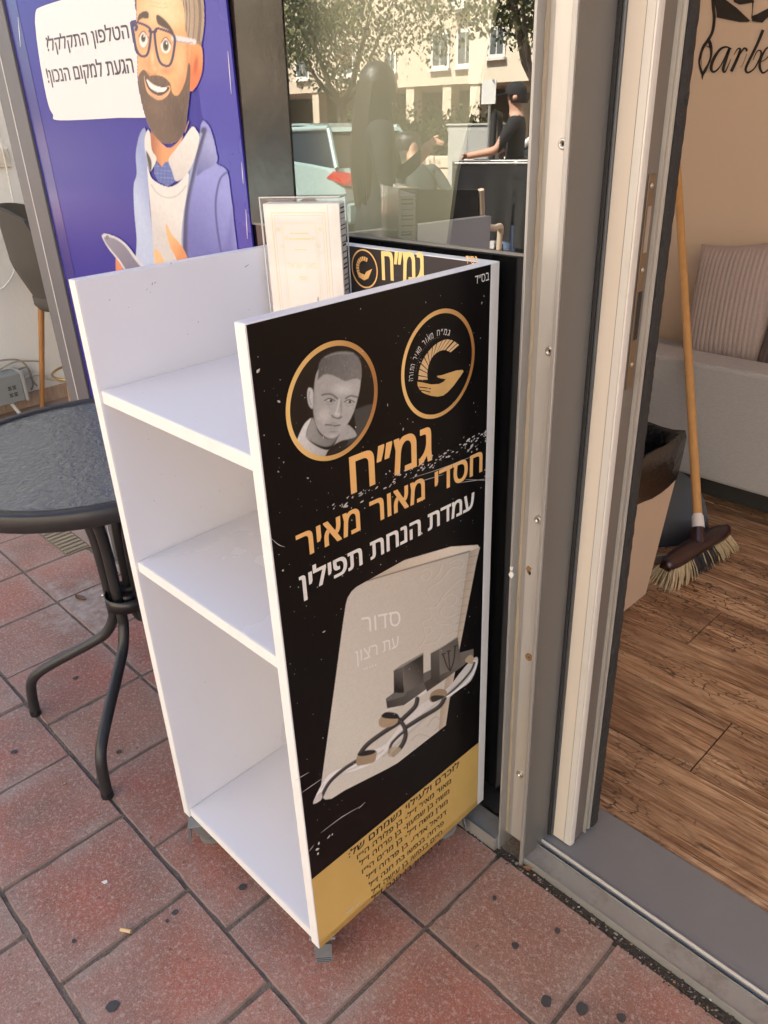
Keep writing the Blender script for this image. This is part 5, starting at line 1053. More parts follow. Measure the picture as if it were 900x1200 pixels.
tag(cb.build('cable_bundle'), 'loose grey and cream cables running along the wall behind the stool', 'cables')
so_ = thing('wall_socket', 'cream wall socket high on the white recess wall', 'socket', (-3.99, 1.49, 1.15))
ob('plate', so_, lambda b: b.box((-3.9998, 1.44, 1.105), (-3.988, 1.515, 1.185), mat('cream_plastic', (.68, .62, .52), .4), .004)); ob('rocker', so_, lambda b: b.box((-3.988, 1.46, 1.12), (-3.985, 1.495, 1.17), mat('cream_plastic', (.7, .64, .55), .4), .002))
cd = MB(); cd.tube(catmull([(-3.985, 1.50, 2.1), (-3.98, 1.49, 1.6), (-3.975, 1.485, 1.2), (-3.97, 1.475, .95), (-3.965, 1.455, .78), (-3.965, 1.40, .66), (-3.97, 1.34, .60), (-3.975, 1.29, .585)], 6), .0035, mat('white_cord', (.72, .71, .66), .5), 8); tag(cd.build('hanging_cord'), 'thin white cord hanging down the recess wall beside the stool', 'cord')
sg = MB(); sg.box((-3.9998, 1.33, 1.46), (-3.99, 1.57, 1.55), mat('teal_sticker', (.05, .30, .36), .4)); tag(sg.build('wall_sticker'), 'teal sticker on the white recess wall near the top', 'sticker')
dg_ = MB()
for k in range(9): dg_.box((-2.62 + k * .026, .79, .002), (-2.606 + k * .026, .866, .006), mat('mat_ribs', (.27, .22, .15), .85, var=.2), .0008)
dg_.box((-2.63, .785, -.004), (-2.385, .868, .002), mat('mat_base', (.17, .14, .10), .9)); tag(dg_.build('doormat'), 'small ribbed tan mat on the paving beyond the table', 'mat')

# ------------------------------------------------------------------ inside the barber shop
M_sofa = mat('grey_linen_sofa', (.37, .355, .345), .9, var=.16, scale=220, stretch=(.5, .5, 1.4), bump=.5, bscale=320)
sf = thing('sofa', 'light grey linen sofa against the beige wall inside the shop', 'sofa', (-1.0, 2.6, 0))
def cushion_box(b, a, c, mt, bev): b.box(a, c, mt, bev, seg=4)
ob('armrest', sf, lambda b: cushion_box(b, (-1.58, 2.46, .115), (-.45, 2.60, .512), M_sofa, .022))
ob('seat', sf, lambda b: cushion_box(b, (-1.58, 2.603, .12), (-.45, 2.985, .42), M_sofa, .03))
ob('base_frame', sf, lambda b: b.box((-1.55, 2.53, .03), (-.5, 2.95, .118), M_rub))
for x in (-1.5, -.52): ob('leg', sf, lambda b: b.box((x, 2.50, .011), (x + .04, 2.54, .13), M_rub, .004))
M_cord = mat('corduroy', (.36, .28, .25), .9, var=.14, scale=120, bump=.3, bscale=300)
def pillow(name, c, wv, hv, t, label, ribs=True, mt=None, group=None):
    b = MB(); N, M2 = 120, 24; wv = Vector(wv); hv = Vector(hv); nn = wv.cross(hv).normalized(); 
    for s in (1, -1):
        vs = []
        for j in range(M2 + 1):
            for i in range(N + 1):
                x, y = i / N * 2 - 1, j / M2 * 2 - 1; k = max(0, (1 - x ** 6)) ** .5 * max(0, (1 - y ** 6)) ** .5; pin = 1 - .07 * (1 - abs(x) ** 2) * abs(y) ** 3; th = t * k * (.55 + .45 * (1 - x * x) * (1 - y * y))
                if ribs: th += .0045 * abs(math.sin(i / N * math.pi * 19 + .5 * math.sin(y * 2))) ** .6 * k
                vs.append(Vector(c) + wv * x * (1 - .05 * (1 - abs(y) ** 2) * abs(x) ** 3) / 2 + hv * y * pin / 2 + nn * s * th)
        f = [[j * (N + 1) + i, j * (N + 1) + i + 1, (j + 1) * (N + 1) + i + 1, (j + 1) * (N + 1) + i] for j in range(M2) for i in range(N)]
        b.add(vs, f if s > 0 else [q[::-1] for q in f], mt or M_cord, True)
    o = b.build(name, normals=False); tag(o, label, 'pillow'); return o
pillow('pillow', (-1.145, 2.80, .625), (.30, .02, .045), (-.03, .12, .42), .06, 'brown ribbed corduroy pillow leaning behind the grey sofa arm')
pillow('pillow', (-.86, 2.80, .625), (.29, .06, .02), (.0, .12, .41), .06, 'dark mauve pillow beside the brown corduroy one on the sofa', True, mat('dark_mauve', (.12, .085, .085), .9, var=.2, scale=100))

M_bin = mat('beige_bin_plastic', (.52, .385, .28), .5, var=.04)
M_bag = mat('brown_bin_bag', (.012, .007, .005), .2, var=.4, scale=40, bump=.6, bscale=28)
M_bag2 = mat('black_bin_bag', (.008, .008, .009), .2, bump=1, bscale=50)
bn_ = thing('waste_bin', 'beige waste bin with a dark bag folded over its rim behind the door edge', 'bin', (-.98, 1.72, 0))
def frus(b, z0, r0, z1, r1, mt, flip=False):
    (a0, a1, c0, c1), (e0, e1, g0, g1) = r0, r1
    vs = [(a0, c0, z0), (a1, c0, z0), (a1, c1, z0), (a0, c1, z0), (e0, g0, z1), (e1, g0, z1), (e1, g1, z1), (e0, g1, z1)]
    b.add(vs, [[i, (i + 1) % 4, 4 + (i + 1) % 4, 4 + i] for i in range(4)] + ([[0, 3, 2, 1]] if not flip else []), mt)
ob('body', bn_, lambda b: frus(b, .012, (-1.06, -.864, 1.60, 1.843), .40, (-1.085, -.848, 1.575, 1.90), M_bin))
def bag(b):
    N = 28; vs = []; ring_ = []
    for lv, (z, gx) in enumerate(((.365, .004), (.40, .008), (.45, .012), (.485, .014), (.502, .008), (.495, -.006), (.44, -.02), (.33, -.03))):
        for k in range(N):
            s = 4 * k / N; e = int(s); t = s - e; cs = [(-1.085, 1.575), (-.846, 1.575), (-.850, 1.895), (-1.085, 1.895)]; p, q = cs[e], cs[(e + 1) % 4]
            x, y = p[0] + (q[0] - p[0]) * t, p[1] + (q[1] - p[1]) * t; cx, cy = -.965, 1.74; d = Vector((x - cx, y - cy, 0)).normalized()
            x += d.x * (gx + random.uniform(-.003, .003)); y += d.y * (gx + random.uniform(-.003, .003)); vs.append((x, y, z + random.uniform(-.002, .002) + (.003 * math.sin(k * 1.9) if lv in (3, 4, 5) else 0) + (.008 * math.sin(k * .9) if lv == 0 else 0)))
    b.add(vs[:N * 5], [[l * N + k, l * N + (k + 1) % N, (l + 1) * N + (k + 1) % N, (l + 1) * N + k] for l in range(4) for k in range(N)], M_bag, True)
    b.add(vs[N * 4:], [[l * N + k, l * N + (k + 1) % N, (l + 1) * N + (k + 1) % N, (l + 1) * N + k] for l in range(3) for k in range(N)] + [[3 * N + k for k in range(N)]], M_bag2, True)
ob('bin_bag', bn_, bag, normals=False)
M_han = mat('varnished_pine', (.52, .27, .09), .4, var=.2, scale=10, stretch=(5, 5, .6), coat=.2)
M_hd = mat('maroon_plastic', (.026, .006, .007), .3, var=.2, coat=.15)
M_brl = mat('straw_bristles', (.50, .39, .24), .8, var=.35, scale=60); M_brd = mat('dark_bristles', (.028, .026, .028), .7, var=.4, scale=60)
br = thing('broom', 'long wooden handled broom with maroon head and straw tipped bristles on the shop floor', 'broom', (-.835, 2.08, 0))
h0 = Vector((-.853, 2.105, .135)); hd = Vector((-.515, .65, .824)).normalized()
ob('handle', br, lambda b: b.tube([h0 + hd * .0, h0 + hd * .6, h0 + hd * 1.335], [.0138, .0135, .013], M_han, 16))
ob('collar', br, lambda b: b.tube([h0 - hd * .006, h0 + hd * .03, h0 + hd * .036], [.0185, .017, .0142], mat('white_tape', (.66, .63, .62), .6), 16))
hx = Vector((.10, .98, 0)).normalized(); hy = Vector((hx.y, -hx.x, 0)); hc = Vector((-.838, 2.085, 0))
def head(b):
    N = 20; sec = [(-.030, .062), (-.031, .074), (-.022, .088), (0, .093), (.022, .088), (.031, .074), (.030, .062)]; vs = []
    for i in range(N + 1):
        t = i / N * 2 - 1; k = max(.25, (1 - abs(t) ** 5)) ** .5; up = .012 * (1 - t * t)
        for y, z in sec: vs.append(hc + hx * t * .165 + hy * y * k + Vector((0, 0, z + up)))
    q = len(sec); b.add(vs, [[i * q + j, (i + 1) * q + j, (i + 1) * q + (j + 1) % q, i * q + (j + 1) % q] for i in range(N) for j in range(q)] + [list(range(q)), [N * q + j for j in range(q)]], M_hd, True)
    b.tube([hc + Vector((0, 0, .085)), h0 + hd * .01], [.024, .0165], M_hd, 14)
ob('head', br, head)
def bristles(b):
    for i in range(64):
        t = (i + .5) / 64 * 2 - 1; mt = M_brl if abs(t) > .38 else M_brd
        for j in range(9):
            v = (j + .5) / 9 * 2 - 1; p = hc + hx * t * .155 + hy * v * .024 + Vector((random.uniform(-.002, .002), random.uniform(-.002, .002), .066)); e = hc + hx * (t * .195 + random.uniform(-.008, .008)) + hy * (v * .052 + random.uniform(-.008, .008)) + Vector((0, 0, FZ + random.uniform(.001, .008)))
            b.tube([p, (p + e) / 2 + hy * v * .004, e], [.0019, .0017, .0011], mt if random.random() < .9 else M_brl, 4, False)
ob('bristles', br, bristles, normals=False)
M_dp = mat('slate_dustpan', (.04, .044, .052), .4, var=.1)
dpn = thing('dustpan', 'dark slate dustpan standing between the bin and the broom', 'dustpan', (-.93, 2.12, 0))
def pan(b):
    N = 20; c = Vector((-.955, 2.13, .012)); u = Vector((.62, .78, 0)).normalized(); vv = Vector((-.25, .2, .95)).normalized(); poly = [c - u * .16, c + u * .14] + [c + u * .14 * math.cos(a) * 1.0 + vv * (.05 + .20 * math.sin(a)) for a in np.linspace(0, math.pi, N)]
    b.prism(poly, u.cross(vv) * .006, M_dp)
    b.prism([c + u * .14, c + u * .14 + vv * .05, c + u * .14 + vv * .05 + u.cross(vv) * -.06, c + u * .14 + u.cross(vv) * -.07], u * .004, M_dp)
ob('tray', dpn, pan); ob('lip', dpn, lambda b: b.box((-.05, -.004, 0), (.05, .004, .03), mat('worn_lip', (.28, .25, .22), .6), .002, Matrix.Translation((-.925, 2.02, .011)) @ Matrix.Rotation(.9, 4, 'Z')))

# ------------------------------------------------------------------ small litter on the paving
M_tan = mat('filter_paper', (.62, .42, .22), .8); M_pap = mat('white_paper', (.72, .69, .62), .8)
c_ = MB(); c_.tube([(-1.0075, .2585, .006), (-.990, .2695, .0063)], .0034, M_tan, 10); tag(c_.build('cigarette_butt'), 'tan cigarette butt lying along a paving joint', 'cigarette butt')
def leafm(x, y, z, L, wd, an, mt, name, label, cat):
    b = MB(); n = 7; top = [(L * (i / (n - 1) - .5), wd * math.sin(math.pi * i / (n - 1)) ** .8 * .5) for i in range(n)]; M = Matrix.Translation((x, y, z)) @ Matrix.Rotation(an, 4, 'Z')
    vs = [M @ Vector((p, q, .002 + .004 * (p / L) ** 2 * 4)) for p, q in top] + [M @ Vector((p, 0, .0008 + .003 * (p / L) ** 2 * 4)) for p, q in top] + [M @ Vector((p, -q, .003 + .004 * (p / L) ** 2 * 4)) for p, q in top]
    b.add(vs, [[r_ * n + i, r_ * n + i + 1, (r_ + 1) * n + i + 1, (r_ + 1) * n + i] for r_ in range(2) for i in range(n - 1)], mt); tag(b.build(name), label, cat)
M_lf = mat('dry_leaf_brown', (.36, .17, .07), .7, var=.25, scale=80)
leafm(-.562, .866, .001, .016, .011, .5, M_lf, 'dry_leaf', 'curled orange brown leaf in the dirt beside the door post', 'leaf')
leafm(-2.10, .70, .003, .05, .022, .2, mat('dry_leaf_dark', (.16, .085, .04), .8, var=.3, scale=60), 'dry_leaf', 'dark withered leaf on the pale cement patch beyond the table', 'leaf')
leafm(-1.418, .338, .001, .008, .006, 1.2, M_tan, 'wood_chip', 'tiny tan wood chip on a tile near the table leg', 'chip')
b = MB(); b.prism([(-1.127, .281, .0012), (-1.119, .283, .0012), (-1.118, .289, .0014), (-1.124, .290, .0014)], (.0, .0, .0018), M_pap); tag(b.build('paper_scrap'), 'tiny white paper scrap lying on a tile before the stand', 'paper scrap')

# ------------------------------------------------------------------ the street that the window mirrors
M_bl1 = mat('beige_stone_blocks', (.54, .45, .34), .85, var=.12, scale=6, bump=.3, dirt=.3, dcol=(.42, .33, .23), dscale=1.5)  # the stone's own warm beige
M_bl2 = mat('cream_render', (.64, .56, .43), .85, var=.06, scale=3)
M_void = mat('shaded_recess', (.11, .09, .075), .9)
M_wing = mat('street_window_glass', (.10, .11, .11), .1, spec=.6); M_wfr = mat('white_window_frame', (.62, .60, .55), .5)
M_shut = mat('reddish_shutter', (.34, .19, .13), .7)
ab = thing('apartment_building', 'beige stone apartment block with an open pillared ground floor across the street', 'building', (-15, -18, 0))
ob('wall', ab, lambda b: (b.box((-34, -26, 2.3), (-14.9, -16.4, 13), M_bl1), b.box((-14.897, -26, 2.25), (30, -15.8, 13), M_bl2), b.box((-34, -26, 0), (30, -20, 2.3), M_void)))  # cream wing extended out of view to bounce warm light back
for x in (-31.4, -29, -26.6, -24.2, -21.8, -19.4, -17.6, -16.2): ob('pillar', ab, lambda b: b.box((x - .16, -16.8, -.0), (x + .16, -16.45, 2.3), M_bl1, .01))
for x in (-14.7, -13.4, -12.6, -11.2, -9.6, -8, -5, -2, 1, 4, 7, 10, 14, 18, 22, 26): ob('pillar', ab, lambda b: b.box((x - .17, -16.25, 0), (x + .17, -15.85, 2.25), M_bl2, .01))
def win(x, y, z, w2, h, kind):
    f = ob('window', ab, lambda b: (b.box((x - w2 / 2 - .06, y - .02, z - .06), (x + w2 / 2 + .06, y + .03, z + h + .06), M_wfr), b.box((x - w2 / 2 - .1, y, z - .12), (x + w2 / 2 + .1, y + .12, z - .062), M_wfr)))
    ob('pane', f, lambda b: [b.box((x - w2 / 2 + i * w2 / 2 + .015, y + .031, z + .02), (x - w2 / 2 + (i + 1) * w2 / 2 - .015, y + .036, z + h - .02), M_wing) for i in range(2)])
    if kind: ob('shutter', f, lambda b: b.box((x - w2 / 2, y + .037, z + h * .35), (x + w2 / 2, y + .06, z + h), M_shut))
for fl in range(4):
    z = 2.75 + fl * 2.6
    for i, x in enumerate((-31.5, -29.2, -27, -24.6, -22.3, -20.2, -18.3, -16.4, -15.5)): win(x, -16.4, z, .55 if i % 3 else .32, .75 if i % 3 else .4, (i + fl) % 4 == 1)
    for i, x in enumerate((-14.0, -12.4, -11.2, -9.4, -7.6, -5.8, -2, 1, 4, 7, 10, 13)): win(x, -15.8, z + .1, .42, .55, (i + fl) % 5 == 3)
ob('drain_pipe', ab, lambda b: b.tube([(-15.05, -16.3, 0), (-15.05, -16.3, 12.9)], .06, M_wfr, 8))
for fl in range(3): ob('air_conditioner', ab, lambda b: b.box((-15.9, -16.38, 3.95 + fl * 2.6), (-15.3, -16.1, 4.35 + fl * 2.6), M_wfr, .02))

M_leafs = [mat('leaf_olive', (.055, .07, .012), .6, var=.3, scale=2), mat('leaf_yellow_green', (.115, .115, .018), .6, var=.3, scale=2), mat('leaf_deep', (.025, .036, .011), .6, var=.3, scale=2)]
M_bark = mat('bark', (.13, .095, .07), .9, var=.3, scale=30, bump=.6)
def leaves(b, c, r_, n, sz, seed):
    g = np.random.default_rng(seed); cl = [(np.array(c) + g.normal(0, .45, 3) * np.array(r_), g.uniform(.28, .5)) for _ in range(34)]
    for k in range(n):
        cc, cr = cl[g.integers(len(cl))]; p = cc + g.normal(0, .42, 3) * np.array(r_) * cr
        d = (p - np.array(c)) / np.array(r_)
        if np.hypot(*d[:2]) > 1.1 or abs(d[2]) > 1.05: continue
        a = Vector(g.normal(0, 1, 3)).normalized(); e = a.orthogonal().normalized(); f = a.cross(e); s = sz * g.uniform(.6, 1.3); P = Vector(p)
        b.add([P - e * s, P + f * s * .45, P + e * s, P - f * s * .45], [[0, 1, 2, 3]], M_leafs[g.choice(3, p=[.5, .3, .2])])
def tree(loc, fork, cz, r_, label, seed, n=14000):
    t = thing('street_tree', label, 'tree', loc); x, y, z = loc; rn = random.Random(seed)
    def trunk(b):
        b.tube([(x, y, z), (x + .03, y, z + fork * .5), (x - .02, y, z + fork)], [.15, .115, .10], M_bark, 10)
        for k in range(6):
            a = k * 1.05 + rn.random() * .5; L = r_[0] * rn.uniform(.35, .6); b.tube([(x - .02, y, z + fork - .05), (x + L * .35 * math.cos(a), y + L * .35 * math.sin(a), z + fork + .35), (x + L * math.cos(a), y + L * math.sin(a), cz + rn.uniform(-.1, .4))], [.07, .045, .015], M_bark, 8)
    ob('trunk', t, trunk); ob('crown', t, lambda b: leaves(b, (x, y, cz), r_, n, .055, seed), normals=False)
tree((-14.3, -10.9, 0), 1.75, 3.35, (2.3, 2.1, 1.35), 'round crowned street tree with a forked trunk behind the pale teal car', 3)
tree((-9.3, -11.1, 0), 1.9, 3.75, (1.9, 1.9, 1.3), 'street tree with a dense dark crown near the utility cabinet', 5)
tree((-21.5, -11.2, 0), 1.9, 3.6, (2.2, 2.2, 1.4), 'farther street tree beyond the forked one along the kerb', 9, 6000)
hd_ = MB(); leaves(hd_, (-13.2, -12.6, 1.05), (1.9, .7, .75), 4200, .06, 21); leaves(hd_, (-15.6, -12.6, .95), (1.4, .7, .7), 2600, .06, 22); tag(hd_.build('hedge', normals=False), 'dense green hedge growing behind the low stone wall', 'hedge')
lw_ = MB()
for j in range(3):
    x = -19.0
    while x < -10.6:
        L = random.uniform(.25, .5); lw_.box((x, -12.1 + random.uniform(-.02, .02), j * .24), (x + L - .012, -11.85 + random.uniform(-.02, .03), j * .24 + .232), M_bl1, .02); x += L
tag(lw_.build('stone_wall'), 'low wall of rough yellowish stone under the hedge', 'wall')
uc = thing('utility_cabinet', 'grey metal utility cabinet on the far pavement beside the stone wall', 'cabinet', (-10.55, -10.9, 0))
ob('body', uc, lambda b: b.box((-11.05, -11.15, 0), (-10.05, -10.7, 1.28), mat('cabinet_grey', (.34, .34, .31), .6), .012)); ob('lid', uc, lambda b: b.box((-11.08, -11.17, 1.281), (-10.02, -10.67, 1.32), mat('cabinet_grey', (.34, .34, .31), .6), .01))
ob('door', uc, lambda b: [b.box((-11.0 + i * .475, -10.699, .08), (-10.55 + i * .475, -10.69, 1.22), mat('cabinet_grey', (.34, .34, .31), .6), .003) for i in range(2)])
sn = thing('street_sign', 'blank white street sign on a thin grey post by the far kerb', 'street sign', (-9.9, -10.5, 0))
ob('post', sn, lambda b: b.tube([(-9.9, -10.5, 0), (-9.9, -10.5, 1.98)], .025, M_alu, 10)); ob('plate', sn, lambda b: b.box((-10.06, -10.47, 1.62), (-9.74, -10.455, 2.0), M_wfr, .003))
bo_ = MB(); bo_.tube([(-12.35, -10.9, 0), (-12.9, -10.9, 1.7), (-13.1, -10.9, 2.35)], [.04, .04, .035], M_alu, 10); bo_.box((-13.28, -10.94, 2.32), (-13.0, -10.86, 2.45), M_alud, .01); tag(bo_.build('leaning_post'), 'leaning grey post with a small box at its top in front of the hedge', 'post')

def car(name, label, loc, rz, body, glass, L=3.9, Wd=1.62, H=1.46, door=False):
    t = thing(name, label, 'car', loc); M = Matrix.Translation(loc) @ Matrix.Rotation(rz, 4, 'Z'); hw = Wd / 2
    side = [(-L / 2, .30), (-L / 2 - .02, .55), (-L / 2 + .05, .80), (-L / 2 + .16, .93), (-.9, 1.0), (.55, .97), (1.25, .86), (L / 2 - .12, .72), (L / 2, .55), (L / 2 - .02, .30), (L / 2 - .42, .22), (-L / 2 + .4, .22)]
    def bodyf(b):
        # three lofted rings across the width give rounded flanks
        N = len(side); rings = []
        for y, k in ((-hw, .93), (-hw + .06, 1.0), (hw - .06, 1.0), (hw, .93)):
            rings.append([M @ Vector((x * (k if abs(x) > 1.5 else 1), y, .6 + (z - .6) * (k if z > .6 else 1))) for x, z in side])
        vs = sum(rings, []); b.add(vs, [[r_ * N + i, r_ * N + (i + 1) % N, (r_ + 1) * N + (i + 1) % N, (r_ + 1) * N + i] for r_ in range(3) for i in range(N)] + [list(range(N)), [3 * N + i for i in range(N)]], body, False)
        g = [(-L / 2 + .14, .94), (-L / 2 + .42, H - .06), (-.95, H), (.1, H - .02), (.62, H - .16), (1.12, .93)]
        roof = [(-L / 2 + .36, H - .10), (-L / 2 + .42, H - .05), (-.95, H + .005), (.1, H - .012), (.45, H - .10), (.1, H - .05), (-.95, H - .035)]
        n = len(roof); vs = [M @ Vector((x, s * (hw - .19), z)) for s in (-1, 1) for x, z in roof]; b.add(vs, [list(range(n)), [n + i for i in range(n)]] + [[i, (i + 1) % n, n + (i + 1) % n, n + i] for i in range(n)], body)
        for s in (-1, 1):
            for p, q in (((-L / 2 + .14, .93), (-L / 2 + .42, H - .07)), ((-.5, .96), (-.55, H - .02)), ((.45, H - .10), (1.15, .92)), ((-L / 2 + .42, H - .055), (.45, H - .10))): b.tube([M @ Vector((p[0], s * (hw - .04 if p[1] < 1 else hw - .17), p[1])), M @ Vector((q[0], s * (hw - .04 if q[1] < 1 else hw - .17), q[1]))], .035, body, 8)
    bo2 = ob('body', t, bodyf)
    def gl(b):
        g = [(-L / 2 + .16, .94), (-L / 2 + .43, H - .07), (-.95, H - .02), (.1, H - .04), (.44, H - .12), (1.10, .93)]; n = len(g)
        vs = [M @ Vector((x, s * ((hw - .05) if z < 1 else (hw - .185)), z)) for s in (-1, 1) for x, z in g]; b.add(vs, [list(range(n)), [n + i for i in range(n)]] + [[i, (i + 1) % n, n + (i + 1) % n, n + i] for i in range(n)], glass)
    ob('windows', t, gl)
    M_ty = mat('tyre', (.02, .02, .02), .8); M_rm = mat('alloy_rim', (.45, .45, .44), .35, .7)
    for sx in (-L / 2 + .68, L / 2 - .72):
        for s in (-1, 1):
            wq = MB(); wq.lathe([(.16, -.09), (.27, -.09), (.295, -.06), (.295, .06), (.27, .09), (.16, .09)], M_ty, (0, 0, 0), 28, 'Y', closed=True); q = MB(); q.add([M @ (Vector(v) + Vector((sx, s * (hw - .07), .295))) for v in wq.v], wq.f, M_ty, True); wo = q.build('wheel', t)
            rq = MB(); rq.lathe([(0, .088), (.05, .092), (.15, .075), (.165, .092)], M_rm, (0, 0, 0), 20, 'Y'); q = MB(); q.add([M @ Vector((v[0] + sx, s * (hw - .07 + v[1]), v[2] + .295)) for v in rq.v], rq.f, M_rm, True)
            for k in range(5):
                a = k * 1.2566; q.tube([M @ Vector((sx, s * (hw + .03), .295)), M @ Vector((sx + .15 * math.cos(a), s * (hw + .03), .295 + .15 * math.sin(a)))], .018, M_rm, 6)
            q.build('rim', wo)
    M_rl = mat('red_tail_lamp', (.45, .03, .02), .2, coat=.5); M_hl = mat('clear_head_lamp', (.6, .6, .6), .1, spec=.8)
    for s in (-1, 1):
        ob('tail_light', t, lambda b: b.prism([M @ Vector(p) for p in ((-L / 2 - .015, s * (hw - .33), .70), (-L / 2 - .015, s * (hw - .02), .74), (-L / 2 + .30, s * (hw + .008), .82), (-L / 2 + .16, s * (hw + .0), .90), (-L / 2 + .05, s * (hw - .30), .86))], M.to_3x3() @ Vector((-.02, s * .012, .0)), M_rl)); ob('headlight', t, lambda b: b.box((L / 2 - .16, s * (hw - .2) - .14, .58), (L / 2 + .004, s * (hw - .2) + .14, .70), M_hl, .02, M))
    ob('bumper', t, lambda b: b.box((-L / 2 - .05, -hw + .06, .26), (-L / 2 + .02, hw - .06, .52), body, .03, M)); ob('number_plate', t, lambda b: b.box((-L / 2 - .056, -.26, .40), (-L / 2 - .051, .26, .51), mat('yellow_plate', (.62, .47, .06), .5), .001, M))
    if door:
        dr = MB(); D = M @ Matrix.Translation((.95, -hw, 0)) @ Matrix.Rotation(R(58), 4, 'Z')
        dr.prism([D @ Vector(p) for p in ((0, 0, .3), (-1.05, 0, .3), (-1.08, 0, .97), (-.02, 0, .92))], D.to_3x3() @ Vector((0, .06, 0)), body)
        for p, q in (((-.02, 0, .92), (-.55, 0, H - .06)), ((-.55, 0, H - .06), (-1.0, 0, H - .05)), ((-1.0, 0, H - .05), (-1.07, 0, .95))): dr.tube([D @ Vector(p), D @ Vector(q)], .028, M_rub, 8)
        dr.build('door', t)['label'] = 'open front door'
M_teal = mat('pale_teal_paint', (.30, .42, .40), .25, var=.03, coat=.7); M_wcar = mat('white_car_paint', (.72, .71, .68), .25, var=.03, coat=.7); M_cg = mat('car_glass', (.02, .024, .024), .05, spec=.7)
car('parked_car', 'pale teal hatchback parked at the kerb with its rear lamp showing', (-10.15, -6.25, -.13), math.pi, M_teal, M_cg)
car('parked_car', 'white hatchback parked at the kerb with its front door open', (-4.75, -6.35, -.13), math.pi, M_wcar, M_cg, H=1.56, door=True)

def person(label, loc, rz, J, E, rad, cloth, extras=None):
    """one continuous body grown from a skeleton; cloth(p) names the material by place"""
    me = bpy.data.meshes.new('person'); names = list(J); ix = {k: i for i, k in enumerate(names)}
    me.from_pydata([J[k] for k in names], [(ix[a], ix[b]) for a, b in E], [])
    o = bpy.data.objects.new('person', me); COL.objects.link(o); o.location = (0, 0, 0)
    o.modifiers.new('s', 'SKIN'); ss = o.modifiers.new('u', 'SUBSURF'); ss.levels = 2; ss.render_levels = 2
    for i, k in enumerate(names): me.skin_vertices[0].data[i].radius = (rad[k], rad[k] * (.72 if k in ('chest', 'waist', 'hips') else 1)); me.skin_vertices[0].data[i].use_root = (k == 'hips')
    bpy.context.view_layer.update(); dg = bpy.context.evaluated_depsgraph_get(); nm = bpy.data.meshes.new_from_object(o.evaluated_get(dg)); bpy.data.objects.remove(o)
    M = Matrix.Rotation(rz, 4, 'Z'); mats = []
    mi = []
    for p in nm.polygons:
        mt = cloth(p.center); 
        if mt not in mats: mats.append(mt)
        mi.append(mats.index(mt))
    nm.materials.clear()
    for mt in mats: nm.materials.append(mt)
    nm.polygons.foreach_set('material_index', mi); nm.polygons.foreach_set('use_smooth', [True] * len(nm.polygons)); nm.transform(M)
    t = bpy.data.objects.new('person', nm); COL.objects.link(t); t.location = loc; tag(t, label, 'person')
    if extras:
        for nme, fn in extras:
            b = MB(); fn(b); b.v = [M @ Vector(v) + Vector(loc) for v in b.v]; q = b.build(nme, t)
    return t
M_skin = mat('skin', (.52, .30, .20), .55, var=.06, scale=12); M_bkc = mat('black_cloth', (.016, .016, .018), .9, var=.2, scale=30); M_jean = mat('blue_denim', (.10, .16, .28), .9, var=.2, scale=60); M_hair = mat('dark_hair', (.018, .013, .010), .5, var=.3, scale=60, stretch=(4, 4, .4)); M_shoe = mat('dark_shoe', (.03, .03, .03), .6); M_shirtd = mat('dark_green_shirt', (.035, .045, .042), .9)
def stand(h, arm_l, arm_r, s=1.):
    k = h / 1.7; J = dict(hips=(0, 0, .92), waist=(0, 0, 1.05), chest=(0, 0, 1.26), neck=(0, 0, 1.43), neck2=(0, .02, 1.50), head=(0, .035, 1.585), crown=(0, .01, 1.665), nose=(0, .105, 1.57),
        sl=(-.17, 0, 1.38), el=arm_l[0], wl=arm_l[1], hl=arm_l[2], sr=(.17, 0, 1.38), er=arm_r[0], wr=arm_r[1], hr=arm_r[2],
        tl=(-.09, 0, .86), kl=(-.10, .02, .48), al=(-.10, -.01, .08), fl=(-.11, .12, .035), tr=(.09, 0, .86), kr=(.10, .03, .48), ar=(.10, .0, .08), fr=(.11, .13, .035))
    J = {a: tuple(k * v for v in p) for a, p in J.items()}
    E = [('hips', 'waist'), ('waist', 'chest'), ('chest', 'neck'), ('neck', 'neck2'), ('neck2', 'head'), ('head', 'crown'), ('head', 'nose'), ('chest', 'sl'), ('sl', 'el'), ('el', 'wl'), ('wl', 'hl'), ('chest', 'sr'), ('sr', 'er'), ('er', 'wr'), ('wr', 'hr'), ('hips', 'tl'), ('tl', 'kl'), ('kl', 'al'), ('al', 'fl'), ('hips', 'tr'), ('tr', 'kr'), ('kr', 'ar'), ('ar', 'fr')]
    rad = dict(hips=.15, waist=.135, chest=.155, neck=.06, neck2=.055, head=.088, crown=.06, nose=.022, sl=.065, el=.045, wl=.032, hl=.035, sr=.065, er=.045, wr=.032, hr=.035, tl=.095, kl=.06, al=.042, fl=.035, tr=.095, kr=.06, ar=.042, fr=.035)
    return J, E, {a: v * k * s for a, v in rad.items()}, k
def fingers(b, c, d, k=1.):
    c = Vector(c); d = Vector(d).normalized(); u = d.orthogonal().normalized()
    for i in range(4): p = c + u * (.011 * (i - 1.5)) * k; L = (.065, .075, .072, .058)[i] * k; b.tube([p, p + d * L * .55, p + d * L * .9 + d.cross(u) * .02 * k], [.0085 * k, .008 * k, .006 * k], M_skin, 7)
    b.tube([c - d * .02, c + u * .032 * k + d * .015, c + u * .038 * k + d * .045 * k], [.010 * k, .0095 * k, .007 * k], M_skin, 7)
